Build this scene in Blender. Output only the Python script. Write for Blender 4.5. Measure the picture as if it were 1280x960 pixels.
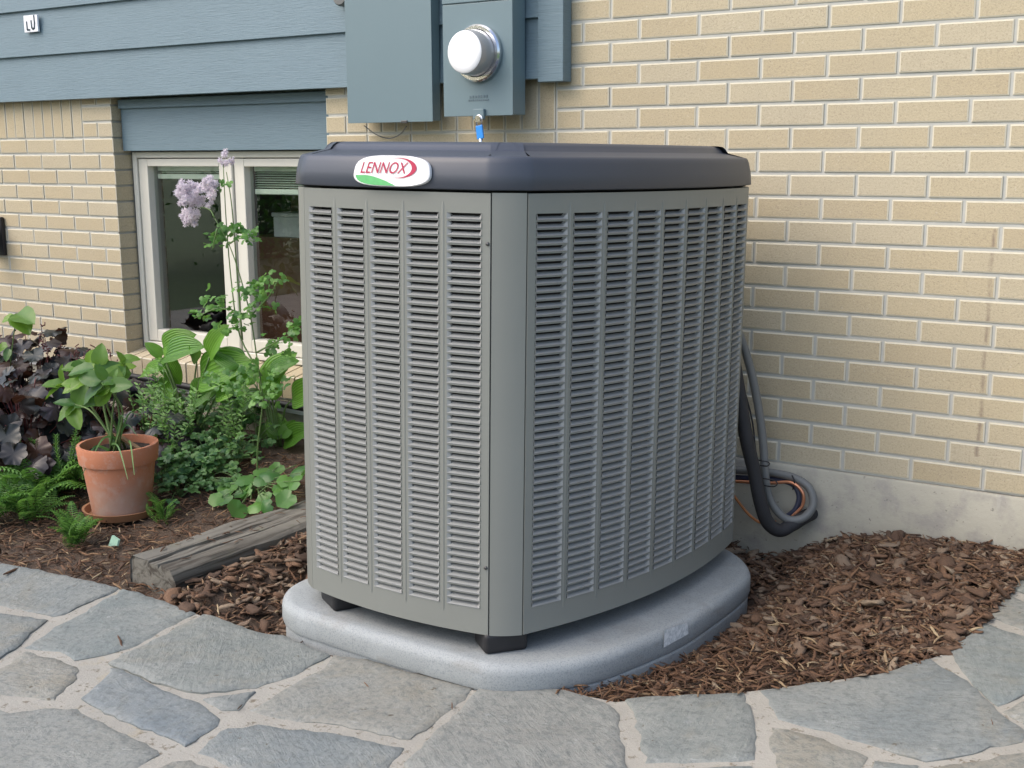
import bpy, bmesh, math, random
import numpy as np
from mathutils import Vector, Matrix, noise
from mathutils.geometry import delaunay_2d_cdt

for o in list(bpy.data.objects): bpy.data.objects.remove(o)
SC = bpy.context.scene
COL = SC.collection
rnd = random.Random(7)
R_ = math.radians

# ------------------------------------------------------------------ camera
# fitted from the brick grid of the wall: X along the wall, Y into it (wall face y=0), Z up
FPX, YAW, PITCH, ROLL = 1494.73, -0.5771, 0.1908, -0.0048
CAM = np.array([0.9665, -3.4524, -0.3435])
_B = np.array([[1, 0, 0], [0, 0, -1], [0, 1, 0]], float)
_Rz = np.array([[math.cos(YAW), -math.sin(YAW), 0], [math.sin(YAW), math.cos(YAW), 0], [0, 0, 1]])
_Rx = np.array([[1, 0, 0], [0, math.cos(PITCH), -math.sin(PITCH)], [0, math.sin(PITCH), math.cos(PITCH)]])
_Rr = np.array([[math.cos(ROLL), -math.sin(ROLL), 0], [math.sin(ROLL), math.cos(ROLL), 0], [0, 0, 1]])
MC = _Rr @ _Rx @ _B @ _Rz
cd = bpy.data.cameras.new('camera'); cam = bpy.data.objects.new('camera', cd); COL.objects.link(cam)
cd.sensor_width = 36; cd.lens = FPX / 1280 * 36; cd.clip_start = 0.05; cd.clip_end = 2000
mw = Matrix.Identity(4)
for i in range(3):
    mw[i][0] = MC[0][i]; mw[i][1] = -MC[1][i]; mw[i][2] = -MC[2][i]; mw[i][3] = CAM[i]
cam.matrix_world = mw
SC.camera = cam
SC.render.resolution_x, SC.render.resolution_y = 1024, 768

# ------------------------------------------------------------------ world, sun, exposure
SUN_EL, SUN_AZ = R_(48), math.atan2(-0.62, -0.78)      # azimuth from +Y towards +X
W = bpy.data.worlds.new('World'); SC.world = W; W.use_nodes = True
nt = W.node_tree; nt.nodes.clear()
sky = nt.nodes.new('ShaderNodeTexSky'); sky.sky_type = 'NISHITA'; sky.sun_disc = False
sky.sun_elevation = SUN_EL; sky.sun_rotation = SUN_AZ
sky.air_density = 1.0; sky.dust_density = 4.0; sky.ozone_density = 0.8; sky.altitude = 100
bg = nt.nodes.new('ShaderNodeBackground'); bg.inputs[1].default_value = 0.15
wo = nt.nodes.new('ShaderNodeOutputWorld')
nt.links.new(sky.outputs[0], bg.inputs[0]); nt.links.new(bg.outputs[0], wo.inputs[0])
sd = bpy.data.lights.new('sun', 'SUN'); sd.energy = 0.6; sd.angle = R_(85); sd.color = (1.0, 0.975, 0.945)
sun = bpy.data.objects.new('sun', sd); COL.objects.link(sun)
sv = Vector((math.sin(SUN_AZ) * math.cos(SUN_EL), math.cos(SUN_AZ) * math.cos(SUN_EL), math.sin(SUN_EL)))
sun.rotation_euler = sv.to_track_quat('Z', 'Y').to_euler(); sun.location = (-4, -8, 9)
vs = SC.view_settings
vs.view_transform = 'Standard'; vs.look = 'None'; vs.gamma = 1; vs.use_curve_mapping = False
vs.exposure = 1.08

# ------------------------------------------------------------------ pixel helpers (photo pixels, 1280x960)
def ray(x, y): return MC.T @ np.array([(x - 640) / FPX, (y - 480) / FPX, 1.0])
def onz(x, y, z): d = ray(x, y); return CAM + (z - CAM[2]) / d[2] * d
def ony(x, y, Y): d = ray(x, y); return CAM + (Y - CAM[1]) / d[1] * d
def onx(x, y, X): d = ray(x, y); return CAM + (X - CAM[0]) / d[0] * d
def pr(P):
    q = MC @ (np.array(P, float) - CAM); return (640 + FPX * q[0] / q[2], 480 + FPX * q[1] / q[2], q[2])

# ------------------------------------------------------------------ object helpers
ORG = {}
def tag(o, label=None, cat=None, group=None, kind=None):
    if label: o['label'] = label
    if cat: o['category'] = cat
    if group: o['group'] = group
    if kind: o['kind'] = kind
    return o
def link(o, parent=None):
    COL.objects.link(o)
    if parent: o.parent = parent
    return o
def thing(name, loc, label, cat, group=None, kind=None):
    o = bpy.data.objects.new(name, None); o.empty_display_size = 0.1
    o.location = loc; link(o); ORG[o.name] = Vector(loc)
    return tag(o, label, cat, group, kind)
def org(p): return ORG.get(p.name, Vector((0, 0, 0))) if p else Vector((0, 0, 0))
def meshdata(name, verts, faces, mats=(), smooth=False, mi=None):
    me = bpy.data.meshes.new(name); me.from_pydata([tuple(v) for v in verts], [], [tuple(f) for f in faces])
    for m in (mats if isinstance(mats, (list, tuple)) else [mats]): me.materials.append(m)
    if mi is not None: me.polygons.foreach_set('material_index', mi)
    if smooth: me.polygons.foreach_set('use_smooth', [True] * len(me.polygons))
    me.update(); return me
def obj(name, verts, faces, mats, parent=None, smooth=False, mi=None, local=False, sharp=None):
    """world-space vertices; the origin is the parent's origin (parents are never rotated unless local)"""
    off = Vector((0, 0, 0)) if local else org(parent)
    me = meshdata(name, [Vector(v) - off for v in verts], faces, mats, smooth, mi)
    if sharp: me.set_sharp_from_angle(angle=R_(sharp))
    o = bpy.data.objects.new(name, me); link(o, parent); ORG[o.name] = off
    return o
class MB:
    def __init__(s): s.v = []; s.f = []; s.mi = []
    def add(s, v, f, mi=0):
        n = len(s.v); s.v += [tuple(p) for p in v]; s.f += [tuple(i + n for i in q) for q in f]; s.mi += [mi] * len(f)
    def obj(s, name, mats, parent=None, smooth=False, local=False, sharp=None):
        return obj(name, s.v, s.f, mats, parent, smooth, s.mi, local, sharp)
def box_vf(x0, x1, y0, y1, z0, z1):
    return [(x0, y0, z0), (x1, y0, z0), (x1, y1, z0), (x0, y1, z0), (x0, y0, z1), (x1, y0, z1), (x1, y1, z1), (x0, y1, z1)], \
           [(0, 3, 2, 1), (4, 5, 6, 7), (0, 1, 5, 4), (1, 2, 6, 5), (2, 3, 7, 6), (3, 0, 4, 7)]
def bevbox_vf(x0, x1, y0, y1, z0, z1, b=0.003, seg=2):
    bm = bmesh.new(); v, f = box_vf(x0, x1, y0, y1, z0, z1)
    vv = [bm.verts.new(p) for p in v]
    for q in f: bm.faces.new([vv[i] for i in q])
    bmesh.ops.bevel(bm, geom=bm.edges[:], offset=b, segments=seg, affect='EDGES', profile=0.6)
    bm.verts.index_update()
    v = [p.co.copy() for p in bm.verts]; f = [[p.index for p in q.verts] for q in bm.faces]
    bm.free(); return v, f
def bbox(name, x0, x1, y0, y1, z0, z1, mat, parent=None, b=0.003, seg=2, local=False):
    v, f = bevbox_vf(x0, x1, y0, y1, z0, z1, b, seg); return obj(name, v, f, mat, parent, False, None, local)
def catmull(pts, n=8):
    P = [Vector(p) for p in pts]; P = [P[0] * 2 - P[1]] + P + [P[-1] * 2 - P[-2]]; out = []
    for i in range(1, len(P) - 2):
        for k in range(n):
            t = k / n; a, b, c, d = P[i - 1], P[i], P[i + 1], P[i + 2]
            out.append(0.5 * ((2 * b) + (c - a) * t + (2 * a - 5 * b + 4 * c - d) * t * t + (3 * b - a - 3 * c + d) * t ** 3))
    out.append(P[-2]); return out
def tube_vf(pts, r, seg=8, caps=True):
    P = [Vector(p) for p in pts]; n = len(P); rr = r if isinstance(r, (list, tuple)) else [r] * n
    V = []; F = []; up = Vector((0.13, 0.21, 0.97)); prev = None
    for i in range(n):
        t = (P[min(i + 1, n - 1)] - P[max(i - 1, 0)]).normalized()
        a = t.cross(up) if prev is None else prev - t * prev.dot(t)
        if a.length < 1e-5: a = t.cross(Vector((1, 0, 0)))
        a.normalize(); b = t.cross(a); prev = a
        for k in range(seg):
            an = 2 * math.pi * k / seg; V.append(P[i] + (a * math.cos(an) + b * math.sin(an)) * rr[i])
    for i in range(n - 1):
        for k in range(seg):
            k2 = (k + 1) % seg; F.append((i * seg + k, i * seg + k2, (i + 1) * seg + k2, (i + 1) * seg + k))
    if caps: F.append(tuple(range(seg - 1, -1, -1))); F.append(tuple((n - 1) * seg + k for k in range(seg)))
    return V, F
def lathe_vf(prof, seg=32, c=(0, 0, 0), cap0=False, cap1=False):
    V = []; F = []; n = len(prof)
    for r, z in prof:
        for k in range(seg):
            a = 2 * math.pi * k / seg; V.append((c[0] + r * math.cos(a), c[1] + r * math.sin(a), c[2] + z))
    for i in range(n - 1):
        for k in range(seg):
            k2 = (k + 1) % seg; F.append((i * seg + k, i * seg + k2, (i + 1) * seg + k2, (i + 1) * seg + k))
    if cap0: F.append(tuple(range(seg - 1, -1, -1)))
    if cap1: F.append(tuple((n - 1) * seg + k for k in range(seg)))
    return V, F
def fbm(x, y, z=0.0, o=3):
    s = 0; a = 1
    for i in range(o): s += a * noise.noise(Vector((x, y, z)) * (2 ** i)); a *= 0.5
    return s

# ------------------------------------------------------------------ materials
class NT:
    def __init__(s, name):
        s.m = bpy.data.materials.new(name); s.m.use_nodes = True; s.t = s.m.node_tree; s.t.nodes.clear()
        s.out = s.n('ShaderNodeOutputMaterial'); s.b = s.n('ShaderNodeBsdfPrincipled'); s.l(s.b.outputs[0], s.out.inputs[0])
    def n(s, t, **k):
        x = s.t.nodes.new(t)
        for a, v in k.items(): setattr(x, a, v)
        return x
    def l(s, a, b): s.t.links.new(a, b)
    def tex(s, scale, detail=4, rough=0.55, coord=None, dist=0.0):
        x = s.n('ShaderNodeTexNoise'); x.inputs['Scale'].default_value = scale; x.inputs['Detail'].default_value = detail
        x.inputs['Roughness'].default_value = rough; x.inputs['Distortion'].default_value = dist
        if coord is not None: s.l(coord, x.inputs['Vector'])
        return x.outputs[0]
    def pos(s, sx=1, sy=1, sz=1):
        g = s.n('ShaderNodeNewGeometry'); m = s.n('ShaderNodeMapping'); m.inputs['Scale'].default_value = (sx, sy, sz)
        s.l(g.outputs['Position'], m.inputs['Vector']); return m.outputs[0]
    def oco(s, sx=1, sy=1, sz=1):
        g = s.n('ShaderNodeTexCoord'); m = s.n('ShaderNodeMapping'); m.inputs['Scale'].default_value = (sx, sy, sz)
        s.l(g.outputs['Object'], m.inputs['Vector']); return m.outputs[0]
    def ramp(s, fac, stops):
        r = s.n('ShaderNodeValToRGB'); e = r.color_ramp.elements
        while len(e) < len(stops): e.new(0.5)
        for q, (p, c) in zip(e, stops): q.position = p; q.color = (c[0], c[1], c[2], 1) if isinstance(c, (tuple, list)) else (c, c, c, 1)
        s.l(fac, r.inputs[0]); return r.outputs[0]
    def mix(s, fac, a, b, mode='MIX'):
        x = s.n('ShaderNodeMix', data_type='RGBA', blend_type=mode)
        for i, v in ((0, fac), (6, a), (7, b)):
            if hasattr(v, 'is_output'): s.l(v, x.inputs[i])
            else: x.inputs[i].default_value = v if i == 0 else (v[0], v[1], v[2], 1)
        return x.outputs[2]
    def math(s, op, a, b=0.0, c=0.0, clamp=False):
        x = s.n('ShaderNodeMath', operation=op, use_clamp=clamp)
        for i, v in ((0, a), (1, b), (2, c)):
            if hasattr(v, 'is_output'): s.l(v, x.inputs[i])
            else: x.inputs[i].default_value = v
        return x.outputs[0]
    def rand(s):
        oi = s.n('ShaderNodeObjectInfo'); g = s.n('ShaderNodeNewGeometry')
        return s.math('FRACT', s.math('ADD', oi.outputs['Random'], g.outputs['Random Per Island']))
    def bump(s, h, strength=0.3, dist=0.01):
        x = s.n('ShaderNodeBump'); x.inputs['Strength'].default_value = strength; x.inputs['Distance'].default_value = dist
        s.l(h, x.inputs['Height']); s.l(x.outputs[0], s.b.inputs['Normal']); return x
    def set(s, col=None, rough=None, metal=None, **k):
        for nm, v in (('Base Color', col), ('Roughness', rough), ('Metallic', metal)):
            if v is None: continue
            if hasattr(v, 'is_output'): s.l(v, s.b.inputs[nm])
            else: s.b.inputs[nm].default_value = (v[0], v[1], v[2], 1) if nm == 'Base Color' else v
        for nm, v in k.items(): s.b.inputs[nm.replace('_', ' ')].default_value = v
        return s.m

def plain(name, col, rough=0.6, metal=0.0, var=0.12, scale=30, bump=0.0, bscale=200, bdist=0.001, **k):
    m = NT(name); p = m.oco()
    c = m.mix(m.tex(scale, 5, 0.6, p), [x * (1 - var) for x in col], [min(1, x * (1 + var)) for x in col])
    if bump: m.bump(m.tex(bscale, 3, 0.6, p), bump, bdist)
    return m.set(c, rough, metal, **k)

def leafmat(name, dark, light, back=None, rough=0.45, trans=0.25, vein=0.0, spec=0.5):
    m = NT(name); r = m.rand(); tc = m.n('ShaderNodeTexCoord')
    base = m.mix(r, dark, light)
    base = m.mix(m.math('MULTIPLY', m.tex(30, 4, 0.65, m.pos()), 0.5), base, [c * 0.5 for c in dark])
    base = m.mix(m.ramp(m.tex(55, 4, 0.7, m.pos()), [(0.64, 0.0), (0.72, 0.5)]), base, [0.6 * light[0] + 0.08, 0.6 * light[1] + 0.05, light[2] * 0.6 + 0.01])
    if vein:
        sp = m.n('ShaderNodeSeparateXYZ'); m.l(tc.outputs['UV'], sp.inputs[0])
        d = m.math('ABSOLUTE', m.math('SUBTRACT', sp.outputs[0], 0.5))
        w = m.math('SINE', m.math('MULTIPLY', d, 75.0))
        base = m.mix(m.math('MULTIPLY', m.math('GREATER_THAN', w, 0.6), vein), base, [min(1, c * 2.2 + 0.03) for c in light])
        m.bump(w, 0.5, 0.002)
    m.set(base, rough); m.b.inputs['Specular IOR Level'].default_value = spec
    tr = m.n('ShaderNodeBsdfTranslucent'); mx = m.n('ShaderNodeMixShader'); mx.inputs[0].default_value = trans
    m.l(m.mix(0.5, base, [min(1, c * 1.8) for c in light]), tr.inputs[0])
    m.l(m.b.outputs[0], mx.inputs[1]); m.l(tr.outputs[0], mx.inputs[2]); m.l(mx.outputs[0], m.out.inputs[0])
    return m.m

# brick -------------------------------------------------------------
STAIN_X = float(ony(1234, 400, 0)[0])
def brick_mat(name, edge=False):
    m = NT(name); r = m.rand(); p = m.pos()
    if edge:
        c = m.mix(m.tex(60, 3, 0.6, p), (0.50, 0.46, 0.345), (0.60, 0.57, 0.46))
    else:
        c = m.ramp(r, [(0.0, (0.455, 0.372, 0.230)), (0.35, (0.475, 0.398, 0.255)), (0.7, (0.485, 0.415, 0.275)), (1.0, (0.49, 0.43, 0.305))])
        c = m.mix(m.math('MULTIPLY', m.tex(5, 3, 0.6, p), 0.5), c, (0.48, 0.425, 0.305))
        c = m.mix(m.ramp(m.tex(170, 4, 0.7, p), [(0.36, 0.55), (0.5, 0.0)]), c, (0.33, 0.27, 0.19))
        c = m.mix(m.ramp(m.tex(230, 2, 0.7, m.pos(1, 1, 1.7)), [(0.30, 0.8), (0.36, 0.0)]), c, (0.16, 0.13, 0.10))
        c = m.mix(m.ramp(m.tex(1.6, 5, 0.65, p), [(0.42, 0.0), (0.70, 0.28)]), c, (0.33, 0.29, 0.22))
        c = m.mix(m.ramp(m.tex(75, 4, 0.75, p), [(0.60, 0.0), (0.70, 0.45)]), c, (0.60, 0.55, 0.43))
        m.bump(m.tex(160, 5, 0.75, p), 0.7, 0.0025)
        sp = m.n('ShaderNodeSeparateXYZ'); g = m.n('ShaderNodeNewGeometry'); m.l(g.outputs['Position'], sp.inputs[0])
        wob = m.math('MULTIPLY', m.math('SUBTRACT', m.tex(7, 2, 0.5, p), 0.5), 0.02)
        cx = m.math('ADD', m.math('ADD', STAIN_X, m.math('MULTIPLY', m.math('ADD', sp.outputs[2], 0.86), 0.004)), wob)
        d = m.math('ABSOLUTE', m.math('SUBTRACT', sp.outputs[0], cx))
        band = m.math('SUBTRACT', 1.0, m.math('DIVIDE', d, 0.008), clamp=True)
        zz = m.math('MULTIPLY', m.math('GREATER_THAN', sp.outputs[2], -1.19), m.math('LESS_THAN', sp.outputs[2], -0.55))
        k = m.math('MULTIPLY', m.math('MULTIPLY', band, zz), m.ramp(m.tex(38, 3, 0.7, m.pos(1, 1, 0.5)), [(0.36, 0.15), (0.54, 1.0)]))
        c = m.mix(m.math('MULTIPLY', k, 0.75), c, (0.20, 0.15, 0.115))
    return m.set(c, 0.88)
M = {}
M['brick'] = brick_mat('brick_face'); M['brick_edge'] = brick_mat('brick_edge', True)
def mortar_mat():
    m = NT('mortar'); p = m.pos(); c = m.mix(m.tex(40, 4, 0.6, p), (0.40, 0.405, 0.375), (0.50, 0.50, 0.455))
    m.bump(m.tex(300, 3, 0.7, p), 0.4, 0.001); return m.set(c, 0.95)
M['mortar'] = mortar_mat()
def foundation_mat():
    m = NT('foundation_concrete'); p = m.pos()
    c = m.mix(m.tex(3.2, 4, 0.6, m.pos(1, 1, 0.6)), (0.31, 0.295, 0.24), (0.47, 0.445, 0.36))
    c = m.mix(m.ramp(m.tex(9, 5, 0.65, p), [(0.36, 0.7), (0.5, 0.0)]), c, (0.27, 0.255, 0.23))
    c = m.mix(m.ramp(m.tex(70, 3, 0.7, p), [(0.29, 0.8), (0.35, 0.0)]), c, (0.16, 0.15, 0.13))
    c = m.mix(m.ramp(m.tex(14, 4, 0.7, m.pos(1, 1, .3)), [(0.62, 0.0), (0.75, 0.35)]), c, (0.60, 0.575, 0.49))
    m.bump(m.tex(60, 6, 0.7, p), 0.45, 0.004); return m.set(c, 0.92)
M['foundation'] = foundation_mat()
def siding_mat(name, dark, light):
    m = NT(name); p = m.pos(0.7, 1, 14)
    g = m.tex(16, 6, 0.6, p, 1.2)
    c = m.mix(m.tex(4, 4, 0.6, m.pos()), dark, light)
    c = m.mix(m.ramp(g, [(0.36, 0.35), (0.5, 0.0)]), c, [x * 0.72 for x in dark])
    m.bump(g, 0.45, 0.0035); return m.set(c, 0.55)
M['siding'] = siding_mat('siding_paint', (0.130, 0.195, 0.230), (0.155, 0.225, 0.262))
M['steel_paint'] = plain('grey_blue_enamel', (0.142, 0.205, 0.228), 0.38, 0, 0.06, 3, 0.12, 60, 0.001)
M['frame'] = plain('window_frame_cream', (0.66, 0.64, 0.56), 0.45, 0, 0.05, 12)
M['blind'] = plain('blind_slat', (0.80, 0.84, 0.76), 0.5, 0, 0.04, 12)
def glass_mat():
    m = NT('window_glass'); m.set((1, 1, 1), 0.01); m.b.inputs['IOR'].default_value = 1.5
    gl = m.n('ShaderNodeBsdfGlossy'); gl.inputs['Roughness'].default_value = 0.005; gl.inputs[0].default_value = (1, 1, 1, 1)
    tr = m.n('ShaderNodeBsdfTransparent'); tr.inputs[0].default_value = (0.72, 0.78, 0.74, 1)
    g = m.n('ShaderNodeNewGeometry'); dp = m.n('ShaderNodeVectorMath', operation='DOT_PRODUCT'); m.l(g.outputs['Normal'], dp.inputs[0]); m.l(g.outputs['Incoming'], dp.inputs[1])
    fac = m.math('ADD', 0.15, m.math('MULTIPLY', 0.85, m.math('POWER', m.math('SUBTRACT', 1.0, m.math('ABSOLUTE', dp.outputs['Value'])), 5.0)))
    mx = m.n('ShaderNodeMixShader'); m.l(fac, mx.inputs[0]); m.l(tr.outputs[0], mx.inputs[1]); m.l(gl.outputs[0], mx.inputs[2])
    m.l(mx.outputs[0], m.out.inputs[0]); return m.m
M['glass'] = glass_mat()
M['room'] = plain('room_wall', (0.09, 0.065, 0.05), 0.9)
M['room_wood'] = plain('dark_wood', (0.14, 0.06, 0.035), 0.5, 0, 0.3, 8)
M['paper'] = plain('white_paper', (0.8, 0.82, 0.86), 0.7, 0, 0.03)
# unit
M['cab'] = plain('cabinet_enamel', (0.198, 0.208, 0.190), 0.42, 0.0, 0.05, 6, 0.10, 700, 0.0004)
M['louver'] = plain('louver_enamel_lit', (0.295, 0.303, 0.295), 0.28, 0.0, 0.04, 6)  # cabinet enamel made lighter: sky light caught by the slats, put into the colour
M['cap'] = plain('slate_plastic', (0.048, 0.056, 0.074), 0.42, 0, 0.08, 5, 0.18, 900, 0.0004)
M['black'] = plain('black_rubber', (0.012, 0.012, 0.014), 0.55, 0, 0.3, 20)
M['gap'] = plain('dark_gap', (0.01, 0.01, 0.01), 0.9)
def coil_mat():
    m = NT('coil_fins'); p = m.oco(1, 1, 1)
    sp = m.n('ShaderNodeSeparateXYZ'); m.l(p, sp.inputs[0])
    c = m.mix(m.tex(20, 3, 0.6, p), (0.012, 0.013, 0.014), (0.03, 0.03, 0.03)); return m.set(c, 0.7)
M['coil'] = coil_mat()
def pad_mat():
    m = NT('pad_composite'); p = m.oco()
    c = m.mix(m.tex(3, 4, 0.6, p), (0.275, 0.298, 0.302), (0.36, 0.385, 0.388))
    c = m.mix(m.ramp(m.tex(260, 3, 0.75, p), [(0.38, 0.6), (0.5, 0.0)]), c, (0.16, 0.185, 0.195))
    c = m.mix(m.ramp(m.tex(11, 5, 0.7, p), [(0.55, 0.0), (0.75, 0.35)]), c, (0.46, 0.49, 0.51))
    c = m.mix(m.ramp(m.tex(6, 5, .7, m.oco(1, 1, 3)), [(.56, 0.0), (.72, .45)]), c, (.20, .19, .165))
    m.bump(m.tex(320, 4, 0.75, p), 0.7, 0.0016); return m.set(c, 0.62)
M['pad'] = pad_mat()
M['white'] = plain('white_label', (0.78, 0.78, 0.78), 0.4, 0, 0.03)
M['red'] = plain('crimson_print', (0.42, 0.012, 0.06), 0.4, 0, 0.05)
M['green_print'] = plain('green_print', (0.10, 0.42, 0.14), 0.4, 0, 0.25, 60)
M['chrome'] = plain('polished_steel', (0.75, 0.75, 0.77), 0.16, 1.0, 0.03)
M['screw'] = plain('screw_steel', (0.10, 0.10, 0.10), 0.4, 0.8, 0.1)
M['blue_tag'] = plain('blue_plastic', (0.03, 0.26, 0.72), 0.35, 0, 0.08)
M['conduit'] = plain('grey_conduit', (0.145, 0.15, 0.145), 0.5, 0, 0.1, 20)
M['insul'] = plain('foam_insulation', (0.022, 0.022, 0.024), 0.7, 0, 0.3, 30, 0.5, 120, 0.002)
M['copper'] = plain('copper_pipe', (0.62, 0.27, 0.15), 0.38, 0.7, 0.15, 20)
M['wire_o'] = plain('orange_wire', (0.42, 0.16, 0.05), 0.5, 0, 0.15, 20)
M['blue_cable'] = plain('blue_black_cable', (0.045, 0.05, 0.085), 0.4, 0, 0.2, 20)
def terracotta_mat():
    m = NT('terracotta'); p = m.oco()
    sp = m.n('ShaderNodeSeparateXYZ'); m.l(p, sp.inputs[0])
    c = m.mix(m.tex(6, 4, 0.6, p), (0.40, 0.145, 0.075), (0.52, 0.215, 0.115))
    bl = m.math('MULTIPLY', m.ramp(m.math('DIVIDE', sp.outputs[2], 0.27), [(0.12, 1.0), (0.62, 0.0)]), m.ramp(m.tex(9, 4, 0.6, p), [(0.35, 0.2), (0.6, 1.0)]))
    c = m.mix(m.math('MULTIPLY', bl, 0.75), c, (0.40, 0.34, 0.29))
    c = m.mix(m.ramp(m.tex(22, 4, 0.7, p), [(0.50, 0.0), (0.68, 0.5)]), c, (0.48, 0.34, 0.28))
    m.bump(m.tex(120, 4, 0.7, p), 0.25, 0.001); return m.set(c, 0.85)
M['terracotta'] = terracotta_mat()
M['saucer'] = plain('saucer_clay', (0.30, 0.15, 0.075), 0.7, 0, 0.25, 20)
M['soil'] = plain('potting_soil', (0.03, 0.022, 0.016), 0.95, 0, 0.5, 120, 1.0, 150, 0.006)
def stone_mat():
    m = NT('bluestone'); r = m.rand(); tc = m.n('ShaderNodeTexCoord'); p = m.pos()
    c = m.ramp(r, [(0.0, (0.165, 0.195, 0.195)), (0.25, (0.19, 0.205, 0.185)), (0.5, (0.155, 0.185, 0.205)), (0.75, (0.245, 0.232, 0.19)), (1.0, (0.18, 0.21, 0.215))])
    off = m.n('ShaderNodeVectorMath', operation='ADD'); m.l(p, off.inputs[0])
    cb = m.n('ShaderNodeCombineXYZ'); m.l(m.math('MULTIPLY', r, 40.0), cb.inputs[0]); m.l(cb.outputs[0], off.inputs[1]); q = off.outputs[0]
    c = m.mix(m.ramp(m.tex(4.5, 5, 0.65, q), [(0.38, 0.0), (0.68, 0.8)]), c, (0.255, 0.265, 0.245))
    c = m.mix(m.ramp(m.tex(3, 5, 0.7, q, 0.6), [(0.55, 0.0), (0.72, 0.5)]), c, (0.215, 0.19, 0.135))
    c = m.mix(m.ramp(m.tex(60, 5, 0.75, q), [(0.38, 0.55), (0.52, 0.0)]), c, (0.10, 0.115, 0.115))
    c = m.mix(m.ramp(m.tex(26, 5, 0.75, q), [(0.60, 0.0), (0.74, 0.55)]), c, (0.37, 0.39, 0.38))
    c = m.mix(m.ramp(m.tex(34, 3, 0.6, q), [(0.27, 0.9), (0.31, 0.0)]), c, (0.09, 0.075, 0.05))
    vr = m.n('ShaderNodeVectorRotate', rotation_type='Z_AXIS'); m.l(q, vr.inputs['Vector']); m.l(m.math('MULTIPLY', r, 25.0), vr.inputs['Angle'])
    mp = m.n('ShaderNodeMapping'); mp.inputs['Scale'].default_value = (1.4, 7, 1); m.l(vr.outputs[0], mp.inputs['Vector']); st = m.tex(7, 6, 0.7, mp.outputs[0], 0.8)
    c = m.mix(m.ramp(st, [(0.30, 0.5), (0.42, 0.0)]), c, (0.125, 0.14, 0.145))
    c = m.mix(m.ramp(st, [(0.60, 0.0), (0.76, 0.35)]), c, (0.30, 0.31, 0.30))
    h = m.math('ADD', m.math('MULTIPLY', st, 0.5), m.math('ADD', m.math('MULTIPLY', m.tex(7, 6, 0.68, q, 1.2), 1.0), m.math('MULTIPLY', m.tex(55, 5, 0.7, q), 0.45)))
    m.bump(h, 0.85, 0.009); return m.set(c, 0.68)
M['stone'] = stone_mat()
def grout_mat():
    m = NT('path_grout'); p = m.pos()
    c = m.mix(m.tex(6, 4, 0.6, p), (0.24, 0.23, 0.20), (0.40, 0.385, 0.34))
    c = m.mix(m.ramp(m.tex(45, 4, 0.7, p), [(0.34, 0.9), (0.42, 0.0)]), c, (0.15, 0.125, 0.09))
    c = m.mix(m.ramp(m.tex(10, 4, 0.7, p), [(0.6, 0.0), (0.72, 0.5)]), c, (0.34, 0.29, 0.19))
    m.bump(m.tex(130, 5, 0.7, p), 0.7, 0.004); return m.set(c, 0.95)
M['grout'] = grout_mat()
def mulch_mat(name, stops, sc=1.0):
    m = NT(name); r = m.rand(); p = m.pos()
    c = m.ramp(r, stops)
    c = m.mix(m.math('MULTIPLY', m.tex(120 * sc, 4, 0.7, m.pos(1, 1, 2)), 0.6), c, (0.045, 0.026, 0.016))
    m.bump(m.tex(170 * sc, 5, 0.75, p), 0.9, 0.004); return m.set(c, 0.85)
M['shred'] = mulch_mat('mulch_shreds', [(0, (0.055, 0.029, 0.017)), (0.4, (0.13, 0.065, 0.034)), (0.75, (0.21, 0.11, 0.056)), (0.92, (0.30, 0.19, 0.10)), (1, (0.52, 0.41, 0.25))])
M['chip'] = mulch_mat('bark_chips', [(0, (0.075, 0.046, 0.030)), (0.3, (0.155, 0.088, 0.052)), (0.55, (0.22, 0.122, 0.068)), (0.8, (0.225, 0.165, 0.115)), (1, (0.37, 0.285, 0.195))])
M['earth'] = plain('mulch_earth', (0.085, 0.058, 0.040), 0.95, 0, 0.5, 40, 1.0, 90, 0.01)
M['lawn'] = plain('lawn', (0.05, 0.10, 0.03), 0.9, 0, 0.4, 3)
def timber_mat():
    m = NT('weathered_timber'); g = m.tex(26, 6, 0.65, m.oco(1, 0.06, 1), 0.8); p = m.oco()
    c = m.mix(m.tex(5, 4, 0.6, p), (0.115, 0.108, 0.09), (0.20, 0.192, 0.165))
    c = m.mix(m.ramp(g, [(0.38, 0.9), (0.52, 0.0)]), c, (0.045, 0.037, 0.028))
    c = m.mix(m.ramp(m.tex(4, 4, 0.6, p), [(0.55, 0.0), (0.7, 0.5)]), c, (0.11, 0.12, 0.05))
    m.bump(g, 0.9, 0.008); return m.set(c, 0.9)
M['timber'] = timber_mat()
M['wood_piece'] = plain('pale_bark', (0.27, 0.17, 0.09), 0.85, 0, 0.25, 25, 0.5, 80, 0.003)
# plants
M['heuchera'] = leafmat('purple_leaf', (0.010, 0.020, 0.018), (0.045, 0.028, 0.034), rough=0.40, trans=0.04, spec=0.45)
M['heuchera_b'] = leafmat('bronze_leaf', (0.03, 0.012, 0.010), (0.075, 0.032, 0.018), rough=0.4, trans=0.2)
M['pot_leaf'] = leafmat('bright_leaf', (0.04, 0.13, 0.03), (0.20, 0.36, 0.03), rough=0.42, trans=0.3)
M['hosta'] = leafmat('hosta_leaf', (0.045, 0.15, 0.018), (0.15, 0.34, 0.035), rough=0.36, trans=0.3, vein=0.22)
M['rue'] = leafmat('rue_leaf', (0.05, 0.16, 0.035), (0.17, 0.36, 0.07), rough=0.45, trans=0.3)
M['columbine'] = leafmat('blue_green_leaf', (0.035, 0.12, 0.045), (0.16, 0.32, 0.085), rough=0.5, trans=0.25)
M['round_leaf'] = leafmat('round_leaf', (0.05, 0.16, 0.035), (0.15, 0.33, 0.06), rough=0.4, trans=0.3)
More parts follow.
